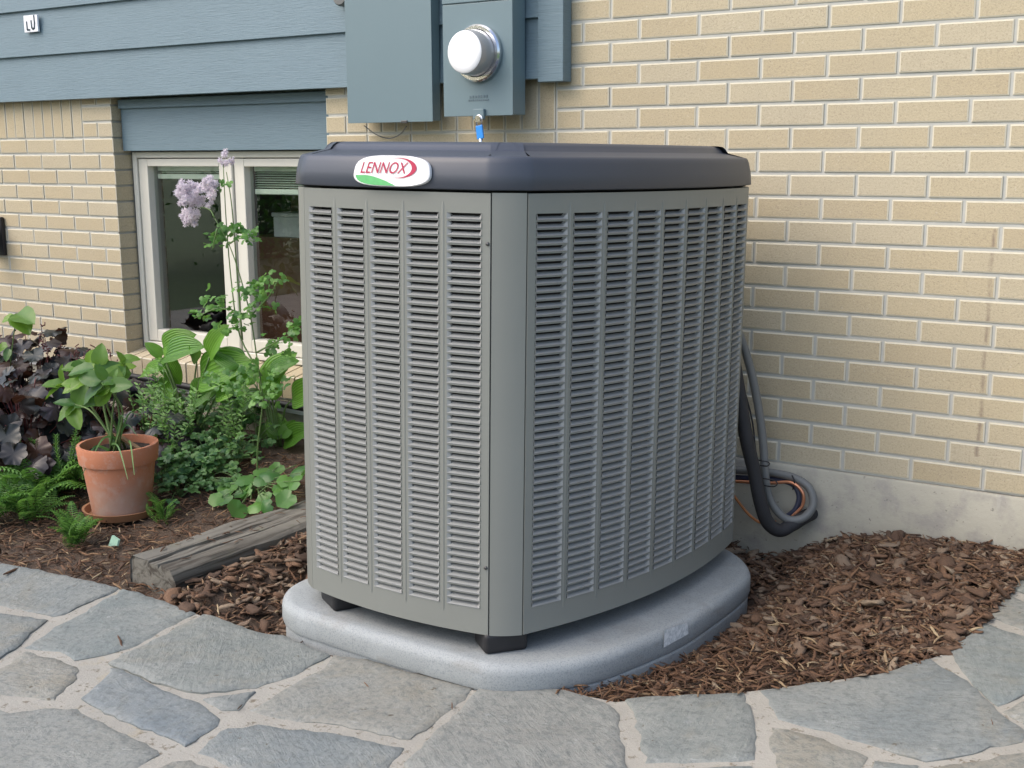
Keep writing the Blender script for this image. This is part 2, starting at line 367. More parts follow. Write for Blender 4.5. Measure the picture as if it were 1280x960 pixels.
M['fern'] = leafmat('fern_leaf', (0.04, 0.13, 0.022), (0.17, 0.36, 0.06), rough=0.5, trans=0.25)
M['stem'] = plain('green_stem', (0.10, 0.17, 0.05), 0.5, 0, 0.25, 20)
M['stem_brown'] = plain('brown_stem', (0.12, 0.085, 0.055), 0.6, 0, 0.25, 20)
M['stem_red'] = plain('maroon_stem', (0.10, 0.022, 0.022), 0.5, 0, 0.25, 20)
M['mauve'] = leafmat('mauve_petals', (0.80, 0.70, 0.80), (0.94, 0.90, 0.94), rough=0.7, trans=0.4)
M['bark'] = plain('tree_bark', (0.10, 0.075, 0.05), 0.9, 0, 0.3, 15)
M['tree_leaf'] = leafmat('tree_leaf', (0.03, 0.09, 0.02), (0.10, 0.22, 0.045), rough=0.5, trans=0.25)
M['marker'] = plain('marker_plastic', (0.30, 0.48, 0.36), 0.5, 0, 0.2, 40)
M['sign_print'] = plain('dark_print', (0.04, 0.06, 0.08), 0.5)
M['emboss'] = plain('emboss_shadow', (0.11, 0.16, 0.185), 0.5)

# ================================================================== GROUND
def sstep(a, b, x):
    t = min(1, max(0, (x - a) / (b - a))); return t * t * (3 - 2 * t)
def G(x, y):                                   # surface of the flagstone path
    s = 0.838 * (x + 0.27) + 0.546 * (y + 1.2)
    s = min(s, 1.7)
    return -1.567 + 0.10 * (s + math.sqrt(s * s + 0.03)) / 2
def GB(x, y):                                  # surface of the mulch
    z = G(x, y) - 0.012
    z += 0.13 * sstep(-1.15, -0.05, y) * sstep(-1.35, -1.7, x)
    z += 0.045 * math.exp(-((x - 0.12) ** 2 / 0.12 + (y + 0.28) ** 2 / 0.10))
    z -= 0.128 * math.exp(-((x + 0.28) ** 2 / 0.026 + (y + 0.48) ** 2 / 0.24)) + 0.035 * math.exp(-((x + 0.38) ** 2 / 0.03 + (y + 0.02) ** 2 / 0.05))
    z += 0.042 * math.exp(-((x + 1.515) / .075) ** 2) * sstep(-1.36, -1.2, y) * sstep(-.3, -.5, y)
    z -= 0.030 * math.exp(-((x + 1.22) ** 2 / 0.02 + (y + 1.2) ** 2 / 0.05))
    return z
def on_surf(px, py, fun):
    z = -1.53
    for _ in range(40):
        p = onz(px, py, z); z = 0.6 * z + 0.4 * fun(p[0], p[1])
    return Vector(onz(px, py, z))

# far ground, one sheet to the horizon
n = 24; S = 900.0
gv = [((i / n - .5) * 2 * S, (j / n - .5) * 2 * S, -1.70) for j in range(n + 1) for i in range(n + 1)]
gf = [(j * (n + 1) + i, j * (n + 1) + i + 1, (j + 1) * (n + 1) + i + 1, (j + 1) * (n + 1) + i) for j in range(n) for i in range(n)]
tag(obj('lawn', gv, gf, M['lawn']), 'green lawn stretching away behind the flagstone path', 'lawn', kind='structure')

# mulch bed sheet
v = []; f = []; nx, ny = 150, 50; X0, X1, Y0, Y1 = -5.6, 1.9, -1.9, 0.02
for j in range(ny + 1):
    for i in range(nx + 1):
        x = X0 + (X1 - X0) * i / nx; y = Y0 + (Y1 - Y0) * j / ny
        v.append((x, y, GB(x, y) - 0.010 + 0.010 * fbm(x * 9, y * 9)))
f = [(j * (nx + 1) + i, j * (nx + 1) + i + 1, (j + 1) * (nx + 1) + i + 1, (j + 1) * (nx + 1) + i) for j in range(ny) for i in range(nx)]
mulch = tag(obj('mulch_bed', v, f, M['earth'], smooth=True), 'dark brown mulch bed between the path and the house', 'mulch bed', kind='structure')

# path -------------------------------------------------------------
STONES = [
 [(-150,678),(-60,690),(0,704),(76,718),(124,729),(149,734),(80,767),(67,770),(56,767),(0,756),(-150,733)],
 [(-150,742),(0,767),(57.6,774),(26.7,805),(0,822),(-60,850),(-150,838)],
 [(153,735),(180,741),(245,766),(174,805),(132,818),(93,825),(73,814),(31,809.5),(56,792.6),(78.7,778.6)],
 [(253,769),(264,770),(295,781),(330,792),(355,793),(395,811),(413,819),(370,843),(320,859),(281,864),(253,867),(233,864),(191,853),(157,839),(135,829),(190,801)],
 [(-40,852),(3,833),(31,814),(70,821),(96,833),(96,847),(67.5,875),(6,868),(-35,868)],
 [(138,835),(152,838),(197,859),(247,878),(277,898),(261,915),(233,932),(197,918),(141,895),(110,878),(101,873),(127,853)],
 [(-130,862),(0,884),(14,890),(56,885),(98,884),(121,898),(197,937),(200,943),(169,962),(130,1010),(60,1035),(-160,1010)],
 [(253,873),(320,864),(298,887),(278,887)],
 [(245,941),(262,925),(285,908),(322,905),(364,910),(409,913),(505,934),(492,950),(470,985),(400,1010),(330,980),(292,959)],
 [(417,817),(460,822),(505,836),(597,857),(561,890),(513,923),(415,904),(350,898),(324,892),(311,887),(404,833)],
 [(604,856),(695,860),(734,869),(762,881),(774,893),(774,913),(782,933),(785,960),(783,1020),(520,1020),(505,955),(530,930),(560,902)],
 [(781,874),(795,872),(850,869),(906,866),(930,865),(938,888),(945,914),(943,948),(870,952),(806,953),(799,915),(790,888)],
 [(949,862),(1019,852),(1042,853),(1108,839),(1164,821),(1209,849),(1247,888),(1283,914),(1278,926),(1215,941),(1158,950),(1108,938),(1048,917),(998,904),(973,898),(965,885)],
 [(1188,813),(1197,801),(1230,778),(1280,794),(1360,818),(1360,838),(1280,867),(1247,882),(1215,852),(1197,831)],
 [(1236,770),(1250,753),(1261,744),(1280,752),(1360,785),(1360,806),(1280,787)],
 [(1263,736),(1280,714),(1320,676),(1420,690),(1420,775),(1300,748)],
 [(1253,889),(1280,875),(1340,850),(1380,870),(1340,930),(1288,909)],
 [(965,908),(989,911),(1042,928),(1087,946),(1078,956),(1060,978),(1000,995),(975,962),(963,935)],
 [(1093,950),(1150,956),(1128,992),(1078,990),(1084,965)],
 [(1167,958),(1221,950),(1280,938),(1380,918),(1390,1030),(1150,1030)],
 [(797,962),(940,957),(957,975),(985,1025),(797,1025)],
 [(215,952),(240,949),(288,968),(325,988),(380,1015),(300,1040),(150,1040),(183,968)],
]
PATH_EDGE = [(-420,640),(-150,680),(0,705),(76,719),(149,735),(200,749),(250,768),(330,792),(360,803),(470,835),(600,862),(740,870),(768,876),(906,866.5),(1019,852.5),(1108,839.5),(1168,820),(1190,813),(1232,776),(1262,743),(1282,714),(1322,676),(1500,600)]
edge_w = [on_surf(px, py, G) for px, py in PATH_EDGE]
back_w = [Vector((3.2, -0.4, 0)), Vector((3.2, -4.8, 0)), Vector((-1.0, -6.2, 0)), Vector((-6.5, -5.5, 0)), Vector((-6.5, -1.2, 0))]
outline = [(p.x, p.y) for p in edge_w] + [(p.x, p.y) for p in back_w]
def inside(p, poly):
    c = False; j = len(poly) - 1
    for i in range(len(poly)):
        a, b = poly[i], poly[j]
        if (a[1] > p[1]) != (b[1] > p[1]) and p[0] < (b[0] - a[0]) * (p[1] - a[1]) / (b[1] - a[1]) + a[0]: c = not c
        j = i
    return c
def fill(poly, step):
    xs = [p[0] for p in poly]; ys = [p[1] for p in poly]; pts = [Vector(p) for p in poly]
    x = min(xs) + step * .5
    while x < max(xs):
        y = min(ys) + step * .5
        while y < max(ys):
            q = (x + rnd.uniform(-.2, .2) * step, y + rnd.uniform(-.2, .2) * step)
            if inside(q, poly) and min((Vector(q) - Vector(p)).length for p in poly) > step * .45: pts.append(Vector(q))
            y += step
        x += step
    n = len(poly); E_ = [(i, (i + 1) % n) for i in range(n)]
    vv, ee, ff, *_ = delaunay_2d_cdt(pts, E_, [tuple(range(n))], 1, 1e-6)
    return vv, ff
vv, ff = fill(outline, 0.22)
path = tag(obj('flagstone_path', [(p.x, p.y, G(p.x, p.y) - 0.0032 + 0.0024 * fbm(p.x * 12, p.y * 12)) for p in vv], ff, M['grout'], smooth=True),
           'flagstone path with pale mortar joints curving past the pad', 'path', kind='structure')

def stone(poly, seed, world=False):
    W_ = [Vector(p) for p in poly] if world else [on_surf(px, py, G).xy for px, py in poly]
    # rough edge
    P = []
    for i in range(len(W_)):
        a, b = W_[i], W_[(i + 1) % len(W_)]; L = (b - a).length; k = max(1, int(L / 0.022))
        nrm = Vector((-(b - a).y, (b - a).x)); nrm = nrm / max(nrm.length, 1e-6)
        for t in range(k):
            q = a.lerp(b, t / k); P.append(q + nrm * 0.0095 * fbm(q.x * 30 + seed, q.y * 30, seed * 3.1, 4) * (1 if t else 0.6))
    area = sum(P[i].x * P[(i + 1) % len(P)].y - P[(i + 1) % len(P)].x * P[i].y for i in range(len(P)))
    if area < 0: P.reverse()
    n = len(P); lift = rnd.uniform(-0.001, 0.0025); tx, ty = rnd.uniform(-.004, .004), rnd.uniform(-.004, .004)
    c = sum(P, Vector((0, 0))) / n
    inner = []
    for i in range(n):
        t = (P[(i + 1) % n] - P[i - 1]); t = t / max(t.length, 1e-6); inner.append(P[i] + Vector((-t.y, t.x)) * 0.0055)
    def H(q, e=0):
        z = G(q.x, q.y) + lift + (q.x - c.x) * tx + (q.y - c.y) * ty
        l = fbm(q.x * 5 + seed * 7, q.y * 5 - seed, seed, 3)
        z += 0.0022 * l + (0.0016 if l + 0.35 * fbm(q.x * 17, q.y * 17, seed) > 0.12 else 0)
        return z - e
    vv, ff = fill([tuple(q) for q in inner], 0.03)
    V = [(q.x, q.y, H(q)) for q in vv]; F = [tuple(t) for t in ff]
    # side skirt: outer ring lower, then down
    b0 = len(V); V += [(q.x, q.y, H(q, 0.0035 + 0.002 * fbm(q.x * 25, q.y * 25, 9))) for q in P]; b1 = len(V); V += [(q.x, q.y, G(q.x, q.y) - 0.045) for q in P]
    for i in range(n):
        j = (i + 1) % n
        F.append((i, b0 + i, b0 + j, j)); F.append((b0 + i, b1 + i, b1 + j, b0 + j))
    off = Vector((c.x, c.y, G(c.x, c.y)))
    me = meshdata('stone', [Vector(p) - off for p in V], F, M['stone'], True); me.set_sharp_from_angle(angle=R_(50))
    o = bpy.data.objects.new('stone', me); link(o, path); o.location = off
    return o
for i, s in enumerate(STONES): stone(s, i + 1.37)
# the path goes on below the picture
hr = Vector((0.838, 0.546)); hb = Vector((0.546, -0.838)); base0 = Vector((onz(640, 1030, -1.56)[0], onz(640, 1030, -1.56)[1]))
cols, rows = 9, 5; gp = {}
for j in range(rows + 1):
    for i in range(cols + 1):
        q = base0 + hr * ((i - cols / 2) * 0.46 + (0.2 if j % 2 else 0) + rnd.uniform(-.09, .09)) + hb * (j * 0.40 + 0.02 + (rnd.uniform(-.08, .08) if j else rnd.uniform(0, .03)))
        gp[i, j] = q
for j in range(rows):
    for i in range(cols):
        q = [gp[i, j], gp[i + 1, j], gp[i + 1, j + 1], gp[i, j + 1]]; c = sum(q, Vector((0, 0))) / 4
        stone([c + (p - c) * 0.94 for p in q], 50 + i + j * 11.3, True)

# ================================================================== HOUSE
HB, WB = 0.0677, 0.2032 * 0.9876
WX0, WX1 = -16.5 * WB, -10.5 * WB            # window opening
house = thing('brick_house', (-1.5, 0.0, -1.62), 'tan brick house with blue clapboard siding and a casement window behind the condenser', 'house')
v = []; f = []; mb = MB()
ZT = 1.35
for b in ((-6.2, WX0 - .013, .0042, .26, -1.287, ZT), (WX1 + .013, 2.7, .0042, .26, -1.287, ZT), (WX0 - .005, WX1 + .005, .012, .26, -1.287, -1.212), (WX0 - .005, WX1 + .005, .1, .26, -.30, ZT)):
    mb.add(*box_vf(*b))
wall = mb.obj('wall', M['mortar'], house)
mb = MB(); XS = np.linspace(-6.2, 2.7, 90)
prof = lambda x: [(-.013 + .002 * fbm(x * 6, 1), -2.0), (-.013 + .002 * fbm(x * 6, 2), -1.45), (-.012 + .002 * fbm(x * 6, 3), -1.296 + .003 * fbm(x * 9, 4)), (-.006, -1.2885 + .002 * fbm(x * 9, 5)), (.2, -1.2885)]
V = [(x, y, z) for x in XS for y, z in prof(x)]; F = [(i * 5 + k, (i + 1) * 5 + k, (i + 1) * 5 + k + 1, i * 5 + k + 1) for i in range(len(XS) - 1) for k in range(4)]
obj('foundation', V, F, M['foundation'], house, smooth=True, sharp=40)

def brick_vf(w, h, d=0.092, e=0.0038, c=0.0016):
    x, z = w / 2, h / 2
    V = [(-x + e, 0, -z + e), (x - e, 0, -z + e), (x - e, 0, z - e), (-x + e, 0, z - e),
         (-x, c, -z), (x, c, -z), (x, c, z), (-x, c, z), (-x, d, -z), (x, d, -z), (x, d, z), (-x, d, z)]
    F = [(0, 1, 2, 3)]; mi = [0]
    for i in range(4):
        j = (i + 1) % 4; F.append((4 + i, 4 + j, j, i)); mi.append(1); F.append((8 + i, 8 + j, 4 + j, 4 + i)); mi.append(0)
    return V, F, mi
JT = 0.0090
BR = []                                      # (cx, cz, w, h)
SOL = [(-31 * WB, -17.5 * WB), (-9.5 * WB, -5.5 * WB)]
SILL_T, SILL_B = -1.212, -1.300
for l in range(-19, 20):
    zb = -l * HB; zc = zb + HB / 2
    for u in range(-31, 14):
        a = (u + (0.5 if l % 2 else 0)) * WB; b = a + WB
        segs = [(a, b)]
        def cut(segs, lo, hi):
            out = []
            for s, e in segs:
                if e <= lo + 1e-6 or s >= hi - 1e-6: out.append((s, e)); continue
                if s < lo - 1e-6: out.append((s, lo))
                if e > hi + 1e-6: out.append((hi, e))
            return out
        if -1.2 < zc: segs = cut(segs, WX0, WX1)
        elif zc > -1.287 and l == 18: segs = cut(segs, WX0 - .02, WX1 + .02)   # sill course
        elif l == 19: segs = cut(segs, WX0 - .02, WX1 + .02) if False else segs
        if l in (2, 3, 4):
            for lo, hi in SOL: segs = cut(segs, lo, hi)
        if zb > -0.09: segs = cut(segs, -31 * WB, -1.12)
        for s, e in segs:
            if e - s > 0.03: BR.append(((s + e) / 2, zc, e - s - JT, HB - JT))
for lo, hi in SOL:
    k = int(round((hi - lo) / HB))
    for i in range(k):
        a = lo + (hi - lo) * i / k; b = lo + (hi - lo) * (i + 1) / k; BR.append(((a + b) / 2, -2.5 * HB, b - a - JT * .8, 3 * HB - JT))
def hidden(px, py):
    if not (-30 < px < 1310 and -25 < py < 985): return True
    if 400 < px < 915 and 190 < py < 700: return True
    if 440 < px < 650 and py < 140: return True
    if px < 60 and py > 470: return True
    if 60 <= px < 400 and py > 500: return True
    return False
cand = []
for b in BR:
    px, py, d = pr((b[0], 0, b[1])); cand.append((0 if hidden(px, py) else b[2] * b[3] / d ** 2 * 1e4, b))
cand.sort(key=lambda t: -t[0])
shared = {}; rest = MB(); nb = 0
for k, (s, b) in enumerate(cand):
    jy = rnd.uniform(-.0012, .0012); jz = rnd.uniform(-.0008, .0008)
    if s > 0 and nb < 270:
        key = (round(b[2], 3), round(b[3], 3))
        if key not in shared:
            V, F, mi = brick_vf(b[2], b[3]); shared[key] = meshdata('brick', V, F, [M['brick'], M['brick_edge']], False, mi)
        o = bpy.data.objects.new('brick', shared[key]); link(o, wall); o.location = Vector((b[0], jy, b[1] + jz)) - org(house)
        o.rotation_euler = (rnd.gauss(0, .003), rnd.gauss(0, .0015), rnd.gauss(0, .003)); nb += 1
    else:
        V, F, mi = brick_vf(b[2], b[3])
        m0 = len(rest.v); rest.v += [(p[0] + b[0], p[1] + jy, p[2] + b[1]) for p in V]; rest.f += [tuple(i + m0 for i in q) for q in F]; rest.mi += mi
o = rest.obj('brickwork', [M['brick'], M['brick_edge']], wall); o['kind'] = 'stuff'
# sill: rowlock bricks, sloped
sx = WX0 - .02; k = 18; pitch = (WX1 + .02 - sx) / k
for i in range(k):
    a, b = sx + i * pitch + .004, sx + (i + 1) * pitch - .004
    j = rnd.uniform(-.0015, .0015); e = .004
    V = [(a, -.022 + j, SILL_B), (b, -.022 + j, SILL_B), (b, -.022 + j, SILL_T - e), (a, -.022 + j, SILL_T - e), (a, -.018 + j, SILL_T), (b, -.018 + j, SILL_T), (b, .10, SILL_T + .022), (a, .10, SILL_T + .022), (a, .10, SILL_B), (b, .10, SILL_B)]
    F = [(0, 1, 2, 3), (3, 2, 5, 4), (4, 5, 6, 7), (1, 9, 6, 5, 2), (0, 3, 4, 7, 8), (0, 8, 9, 1)]
    obj('brick', V, F, [M['brick'], M['brick_edge']], wall, mi=[0, 1, 0, 0, 0, 0])
mb = MB(); mb.add(*box_vf(sx, WX1 + .02, -.016, .1, SILL_B - .006, SILL_T - .006)); mb.obj('sill_mortar', M['mortar'], wall)

# siding
SBX = float(ony(674, 60, -.045)[0]); TBX = float(ony(705, 60, -.05)[0])
for i in range(8):
    z0 = -.108 + .192 * i; z1 = z0 + .215; xr = SBX - .001
    V = []; F = []; XS = np.linspace(-6.2, xr, 12)
    for x in XS:
        w_ = .0012 * fbm(x * 1.3, i * 5.1)
        V += [(x, -.050 + w_, z0 + .002 + w_), (x, -.046 + w_, z0), (x, -.036, z0), (x, -.024, z1), (x, -.034 + w_, z1)]
    for k in range(len(XS) - 1):
        for q in range(5): F.append((k * 5 + q, k * 5 + (q + 1) % 5, (k + 1) * 5 + (q + 1) % 5, (k + 1) * 5 + q))
    F.append((0, 1, 2, 3, 4)); F.append(tuple((len(XS) - 1) * 5 + q for q in (4, 3, 2, 1, 0)))
    obj('siding_board', V, F, M['siding'], house)
bbox('trim_board', SBX + .001, TBX, -.056, -.004, -.118, ZT, M['siding'], house, .002)
mb = MB(); mb.add(*box_vf(-6.2, SBX, -.030, .006, -.100, ZT)); mb.obj('sheathing', M['gap'], house)
# header over the window
hd = bbox('window_header', WX0 + .003, WX1 - .003, .045, .099, -.327, -.14, M['siding'], house, .002)
bbox('moulding', WX0 + .004, WX1 - .004, .030, .044, -.150, -.112, M['siding'], hd, .004)

# window
FY = .088
fr = MB()
for b in ((WX0 + .004, WX0 + .030, FY, .16, -1.186, -.331), (WX1 - .030, WX1 - .004, FY, .16, -1.186, -.331), (WX0 + .0305, WX1 - .0305, FY, .16, -.357, -.331), (WX0 + .0305, WX1 - .0305, FY, .16, -1.186, -1.160)):
    fr.add(*bevbox_vf(*b, .003, 1))
mid = -2.712
fr.add(*bevbox_vf(mid - .012, mid + .012, FY - .002, .16, -1.1595, -.3575, .003, 1))
win = fr.obj('window', M['frame'], house)
for a, b, zb in ((WX0 + .034, mid - .016, -.447), (mid + .016, WX1 - .034, -.505)):
    s = MB(); t, u = -.3605, -1.1565; wd = .056
    for q in ((a, a + wd, FY + .008, .15, u, t), (b - wd, b, FY + .008, .15, u, t), (a + wd + .0005, b - wd - .0005, FY + .008, .15, t - .032, t), (a + wd + .0005, b - wd - .0005, FY + .008, .15, u, u + .052)):
        s.add(*bevbox_vf(*q, .004, 2))
    s.obj('sash', M['frame'], win)
    obj('pane', [(a + wd - .003, .130, u + .048), (b - wd + .003, .130, u + .048), (b - wd + .003, .130, t - .03), (a + wd - .003, .130, t - .03)], [(0, 1, 2, 3)], M['glass'], win)
    s = MB(); zz = t - .030; s.add(*bevbox_vf(a + wd + .01, b - wd - .01, .141, .166, zz - .022, zz, .003, 1))
    z = zz - .028
    while z > zb + .026:
        s.add([(a + wd + .012, .142, z - .002), (b - wd - .012, .142, z - .002), (b - wd - .012, .162, z + .003), (a + wd + .012, .162, z + .003)], [(0, 1, 2, 3)]); z -= .0095
    s.add(*bevbox_vf(a + wd + .010, b - wd - .010, .140, .166, zb, zb + .022, .003, 1)); s.obj('blind', M['blind'], win)
# room behind the glass
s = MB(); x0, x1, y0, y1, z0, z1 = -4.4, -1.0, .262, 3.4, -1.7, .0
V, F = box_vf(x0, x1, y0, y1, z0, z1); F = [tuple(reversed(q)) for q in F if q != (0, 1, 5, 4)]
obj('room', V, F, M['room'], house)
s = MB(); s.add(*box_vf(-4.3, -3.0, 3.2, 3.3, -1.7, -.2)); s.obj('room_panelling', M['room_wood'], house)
# things inside the room
def wpt(px, py, Y): return Vector(ony(px, py, Y))
a, b = wpt(341, 271, .55), wpt(381, 298, .55)
t = thing('storage_box', (a.x, .55, b.z), 'white box with a wooden base seen through the right window pane', 'box')
v_, f_ = bevbox_vf(a.x, b.x + .12, .55, .75, b.z, a.z, .004, 1); obj('body', v_, f_, M['paper'], t)
v_, f_ = bevbox_vf(a.x - .006, b.x + .126, .544, .756, a.z + .001, a.z + .02, .004, 1); obj('lid', v_, f_, M['paper'], t)
t = thing('cabinet', (-2.5, .7, -1.7), 'reddish brown wooden cabinet standing inside the room behind the window', 'cabinet')
a, b = wpt(316, 255, .55), wpt(400, 298, .55)
bbox('carcass', a.x - .05, b.x + .3, .53, .95, -1.69, b.z - .002, M['room_wood'], t, .004)
bbox('shelf_back', a.x - .05, b.x + .3, .85, .88, b.z - .001, a.z + .1, M['room_wood'], t, .004)

# ================================================================== WALL-MOUNTED THINGS
# electrical panel
d = -.100; a = wpt(435, 155, d); b = wpt(541, 155, d); zb = a.z + .002
pnl = thing('electrical_panel', ((a.x + b.x) / 2, -.05, zb), 'tall flat grey-blue electrical panel box left of the meter', 'electrical panel')
bbox('box', a.x + .002, b.x - .002, d + .004, -.051, zb + .003, .95, M['steel_paint'], pnl, .003)
bbox('cover', a.x, b.x, d, d + .0035, zb, .953, M['steel_paint'], pnl, .0015)
q = wpt(506, 152, d); V, F = bevbox_vf(q.x - .013, q.x + .013, d - .006, d - .0003, q.z - .006, q.z + .004, .002); obj('latch', V, F, M['screw'], pnl)
# meter socket
d = -.138; a = wpt(555, 146, d); b = wpt(641, 146, d); zb = a.z
mt = thing('meter_box', ((a.x + b.x) / 2, -.05, zb), 'grey-blue electric meter box with round glass meter and padlock hasp', 'meter box')
bbox('box', a.x + .003, b.x - .003, d + .004, -.057, zb + .002, .42, M['steel_paint'], mt, .003)
zt = wpt(600, 3, d).z
bbox('cover', a.x, b.x, d, d + .0035, zb, zt, M['steel_paint'], mt, .0015)
bbox('cover', a.x, b.x, d - .002, d + .0035, zt + .004, .425, M['steel_paint'], mt, .0015)
c = wpt(599, 67, d)
def ycyl(prof, cx, cz, y0, seg=40, cap=True):                     # lathe along -Y
    V, F = lathe_vf(prof, seg, (0, 0, 0), False, cap)
    return [(cx + p[0], y0 - p[2], cz + p[1]) for p in V], [tuple(reversed(q)) for q in F]
RM = .078
V, F = ycyl([(RM + .010, .0), (RM + .013, .004), (RM + .013, .016), (RM + .008, .022), (RM - .002, .022), (RM - .004, .018)], c.x, c.z, d - .0005, 48, False); obj('meter_ring', V, F, M['chrome'], mt, True, sharp=35)
V, F = ycyl([(RM - .004, .010), (RM - .004, .022), (RM - .006, .05), (RM - .009, .076), (RM - .012, .083)], c.x, c.z, d, 48, False)
mg = NT('meter_side'); mg.set((0.30, 0.31, 0.32), 0.10); mg.b.inputs['Coat Weight'].default_value = 1.0; mg.b.inputs['Coat Roughness'].default_value = .03
ml = obj('meter', V, F, mg.m, mt, True, sharp=50)
V, F = ycyl([(RM - .012, .083), (RM - .016, .0865), (RM - .03, .0878), (.0, .0885)], c.x, c.z, d, 48, False)
mg = NT('meter_dial_glare'); mg.set((0.86, 0.87, 0.88), 0.08); mg.b.inputs['Coat Weight'].default_value = 1.0; mg.b.inputs['Coat Roughness'].default_value = .03  # grey-white dial painted whiter, blown-out glare on the glass put into its colour
obj('dial_cover', V, F, mg.m, ml, True, sharp=50)
bbox('register_slot', c.x + RM * .72, c.x + RM * .80, d - .062, d - .048, c.z - .004, c.z + .012, M['black'], ml, .001)
# raised maker's lettering, too small to read: relief bars
for (x0, x1, yy, n_) in ((586, 610, 121, 7), (585, 611, 125.5, 10)):
    s = MB(); p0 = wpt(x0, yy, d); p1 = wpt(x1, yy, d)
    for i in range(n_):
        xx = p0.x + (p1.x - p0.x) * (i + .2) / n_; w_ = (p1.x - p0.x) / n_ * .62; hh = .0045 if yy < 123 else .0028
        s.add(*box_vf(xx, xx + w_, d - .0016, d - .0002, p0.z - hh, p0.z + hh * rnd.uniform(.6, 1)))
    s.obj('raised_lettering', M['emboss'], mt)
hs = wpt(600, 143, d)
bbox('hasp', hs.x - .02, hs.x + .022, d - .012, d - .0005, zb - .012, zb + .022, M['steel_paint'], mt, .002)
# padlock on the hasp
pk = wpt(599, 148, d - .015)
lk = thing('utility_lock', (pk.x, d - .015, pk.z - .05), 'small steel lock with a bright blue tag hanging under the meter box', 'lock')
V, F = tube_vf([(pk.x - .009, d - .016, pk.z - .022)] + [(pk.x + .012 * math.cos(t_), d - .016, pk.z + .010 * math.sin(t_)) for t_ in np.linspace(math.pi, 0, 9)] + [(pk.x + .009, d - .016, pk.z - .022)], .0028, 8); obj('shackle', V, F, M['chrome'], lk, True)
V, F = lathe_vf([(.011, -.006), (.011, .006)], 20, (0, 0, 0), True, True); obj('barrel', [(pk.x + p[0], d - .02 + p[2], pk.z + p[1] - .002) for p in V], F, M['chrome'], lk, False)
V, F = bevbox_vf(-.013, .013, -.004, .004, -.022, .022, .003); rt = Matrix.Rotation(R_(-8), 4, 'Y')
obj('tag', [rt @ Vector(p) + Vector((pk.x + .003, d - .016, pk.z - .044)) for p in V], F, M['blue_tag'], lk)
V, F = tube_vf([(pk.x + .006, d - .016, pk.z - .065), (pk.x + .007, d - .016, pk.z - .085)], .007, 10); obj('key_end', V, F, M['chrome'], lk, True)
# loose wire under the panel
V, F = tube_vf(catmull([wpt(455, 157, -.07), wpt(470, 168, -.06), wpt(486, 173, -.03), wpt(500, 168, -.03), wpt(508, 158, -.06)], 6), .0022, 6)
tag(obj('loose_wire', V, F, M['conduit'], smooth=True), 'thin grey wire drooping under the electrical panel', 'wire')
# round fitting beside the panel, cut by the top of the picture
c = wpt(423, -6, -.09)
t = thing('junction_fitting', (c.x, -.05, c.z - .03), 'round grey conduit fitting on the siding beside the electrical panel', 'fitting')
V, F = ycyl([(.034, 0), (.036, .006), (.036, .03), (.031, .038), (0, .040)], c.x, c.z, -.049, 28, False); obj('cover', V, F, M['conduit'], t, True, sharp=35)
V, F = tube_vf([(c.x, -.068, c.z + .02), (c.x, -.068, .95)], .014, 14); obj('pipe', V, F, M['conduit'], t, True)
# small plaque
a, b = wpt(31, 20, -.052), wpt(49.5, 39.5, -.052)
pq = thing('letter_plaque', ((a.x + b.x) / 2, -.05, b.z), 'small white square plaque with dark letters on the blue siding', 'plaque')
bbox('plate', a.x, b.x, -.060, -.0505, b.z, a.z, M['paper'], pq, .002)
def stroke(pts, w, name, mat, parent, y0, y1):
    s = MB()
    for p, q in zip(pts[:-1], pts[1:]):
        p, q = Vector((p[0], 0, p[1])), Vector((q[0], 0, q[1])); dd = (q - p).normalized(); nn = Vector((-dd.z, 0, dd.x)) * w / 2; p = p - dd * w * .3; q = q + dd * w * .3
        V = [p - nn, p + nn, q + nn, q - nn]; V = [(k.x, y0, k.z) for k in V] + [(k.x, y1, k.z) for k in V]
        s.add(V, [(0, 1, 2, 3), (7, 6, 5, 4), (0, 4, 5, 1), (1, 5, 6, 2), (2, 6, 7, 3), (3, 7, 4, 0)])
    return s.obj(name, mat, parent)
pw, ph = b.x - a.x, a.z - b.z; X = lambda u: a.x + pw * u; Z = lambda v_: b.z + ph * v_
stroke([(X(.22), Z(.62)), (X(.24), Z(.16)), (X(.42), Z(.13))], pw * .085, 'letter', M['sign_print'], pq, -.0615, -.0602)
stroke([(X(.56), Z(.66)), (X(.58), Z(.26)), (X(.66), Z(.16)), (X(.76), Z(.22)), (X(.80), Z(.5)), (X(.78), Z(.95))], pw * .085, 'letter', M['sign_print'], pq, -.0615, -.0602)
# dark wall lamp cut by the left edge
c = wpt(-17, 296, -.07)
t = thing('wall_lamp', (c.x, -.01, c.z), 'black lantern-shaped wall lamp on the tan brick beside the window', 'lamp')
bbox('backplate', c.x - .05, c.x + .05, -.022, -.003, c.z - .09, c.z + .09, M['black'], t, .004)
V, F = lathe_vf([(.0, -.08), (.025, -.078), (.045, -.07), (.055, .03), (.062, .034), (.03, .065), (.008, .08), (0, .082)], 6, (c.x, -.085, c.z)); obj('shade', V, F, M['black'], t)
V, F = tube_vf([(c.x, -.02, c.z + .07), (c.x, -.05, c.z + .1), (c.x, -.085, c.z + .08)], .006, 8); obj('arm', V, F, M['black'], t, True)
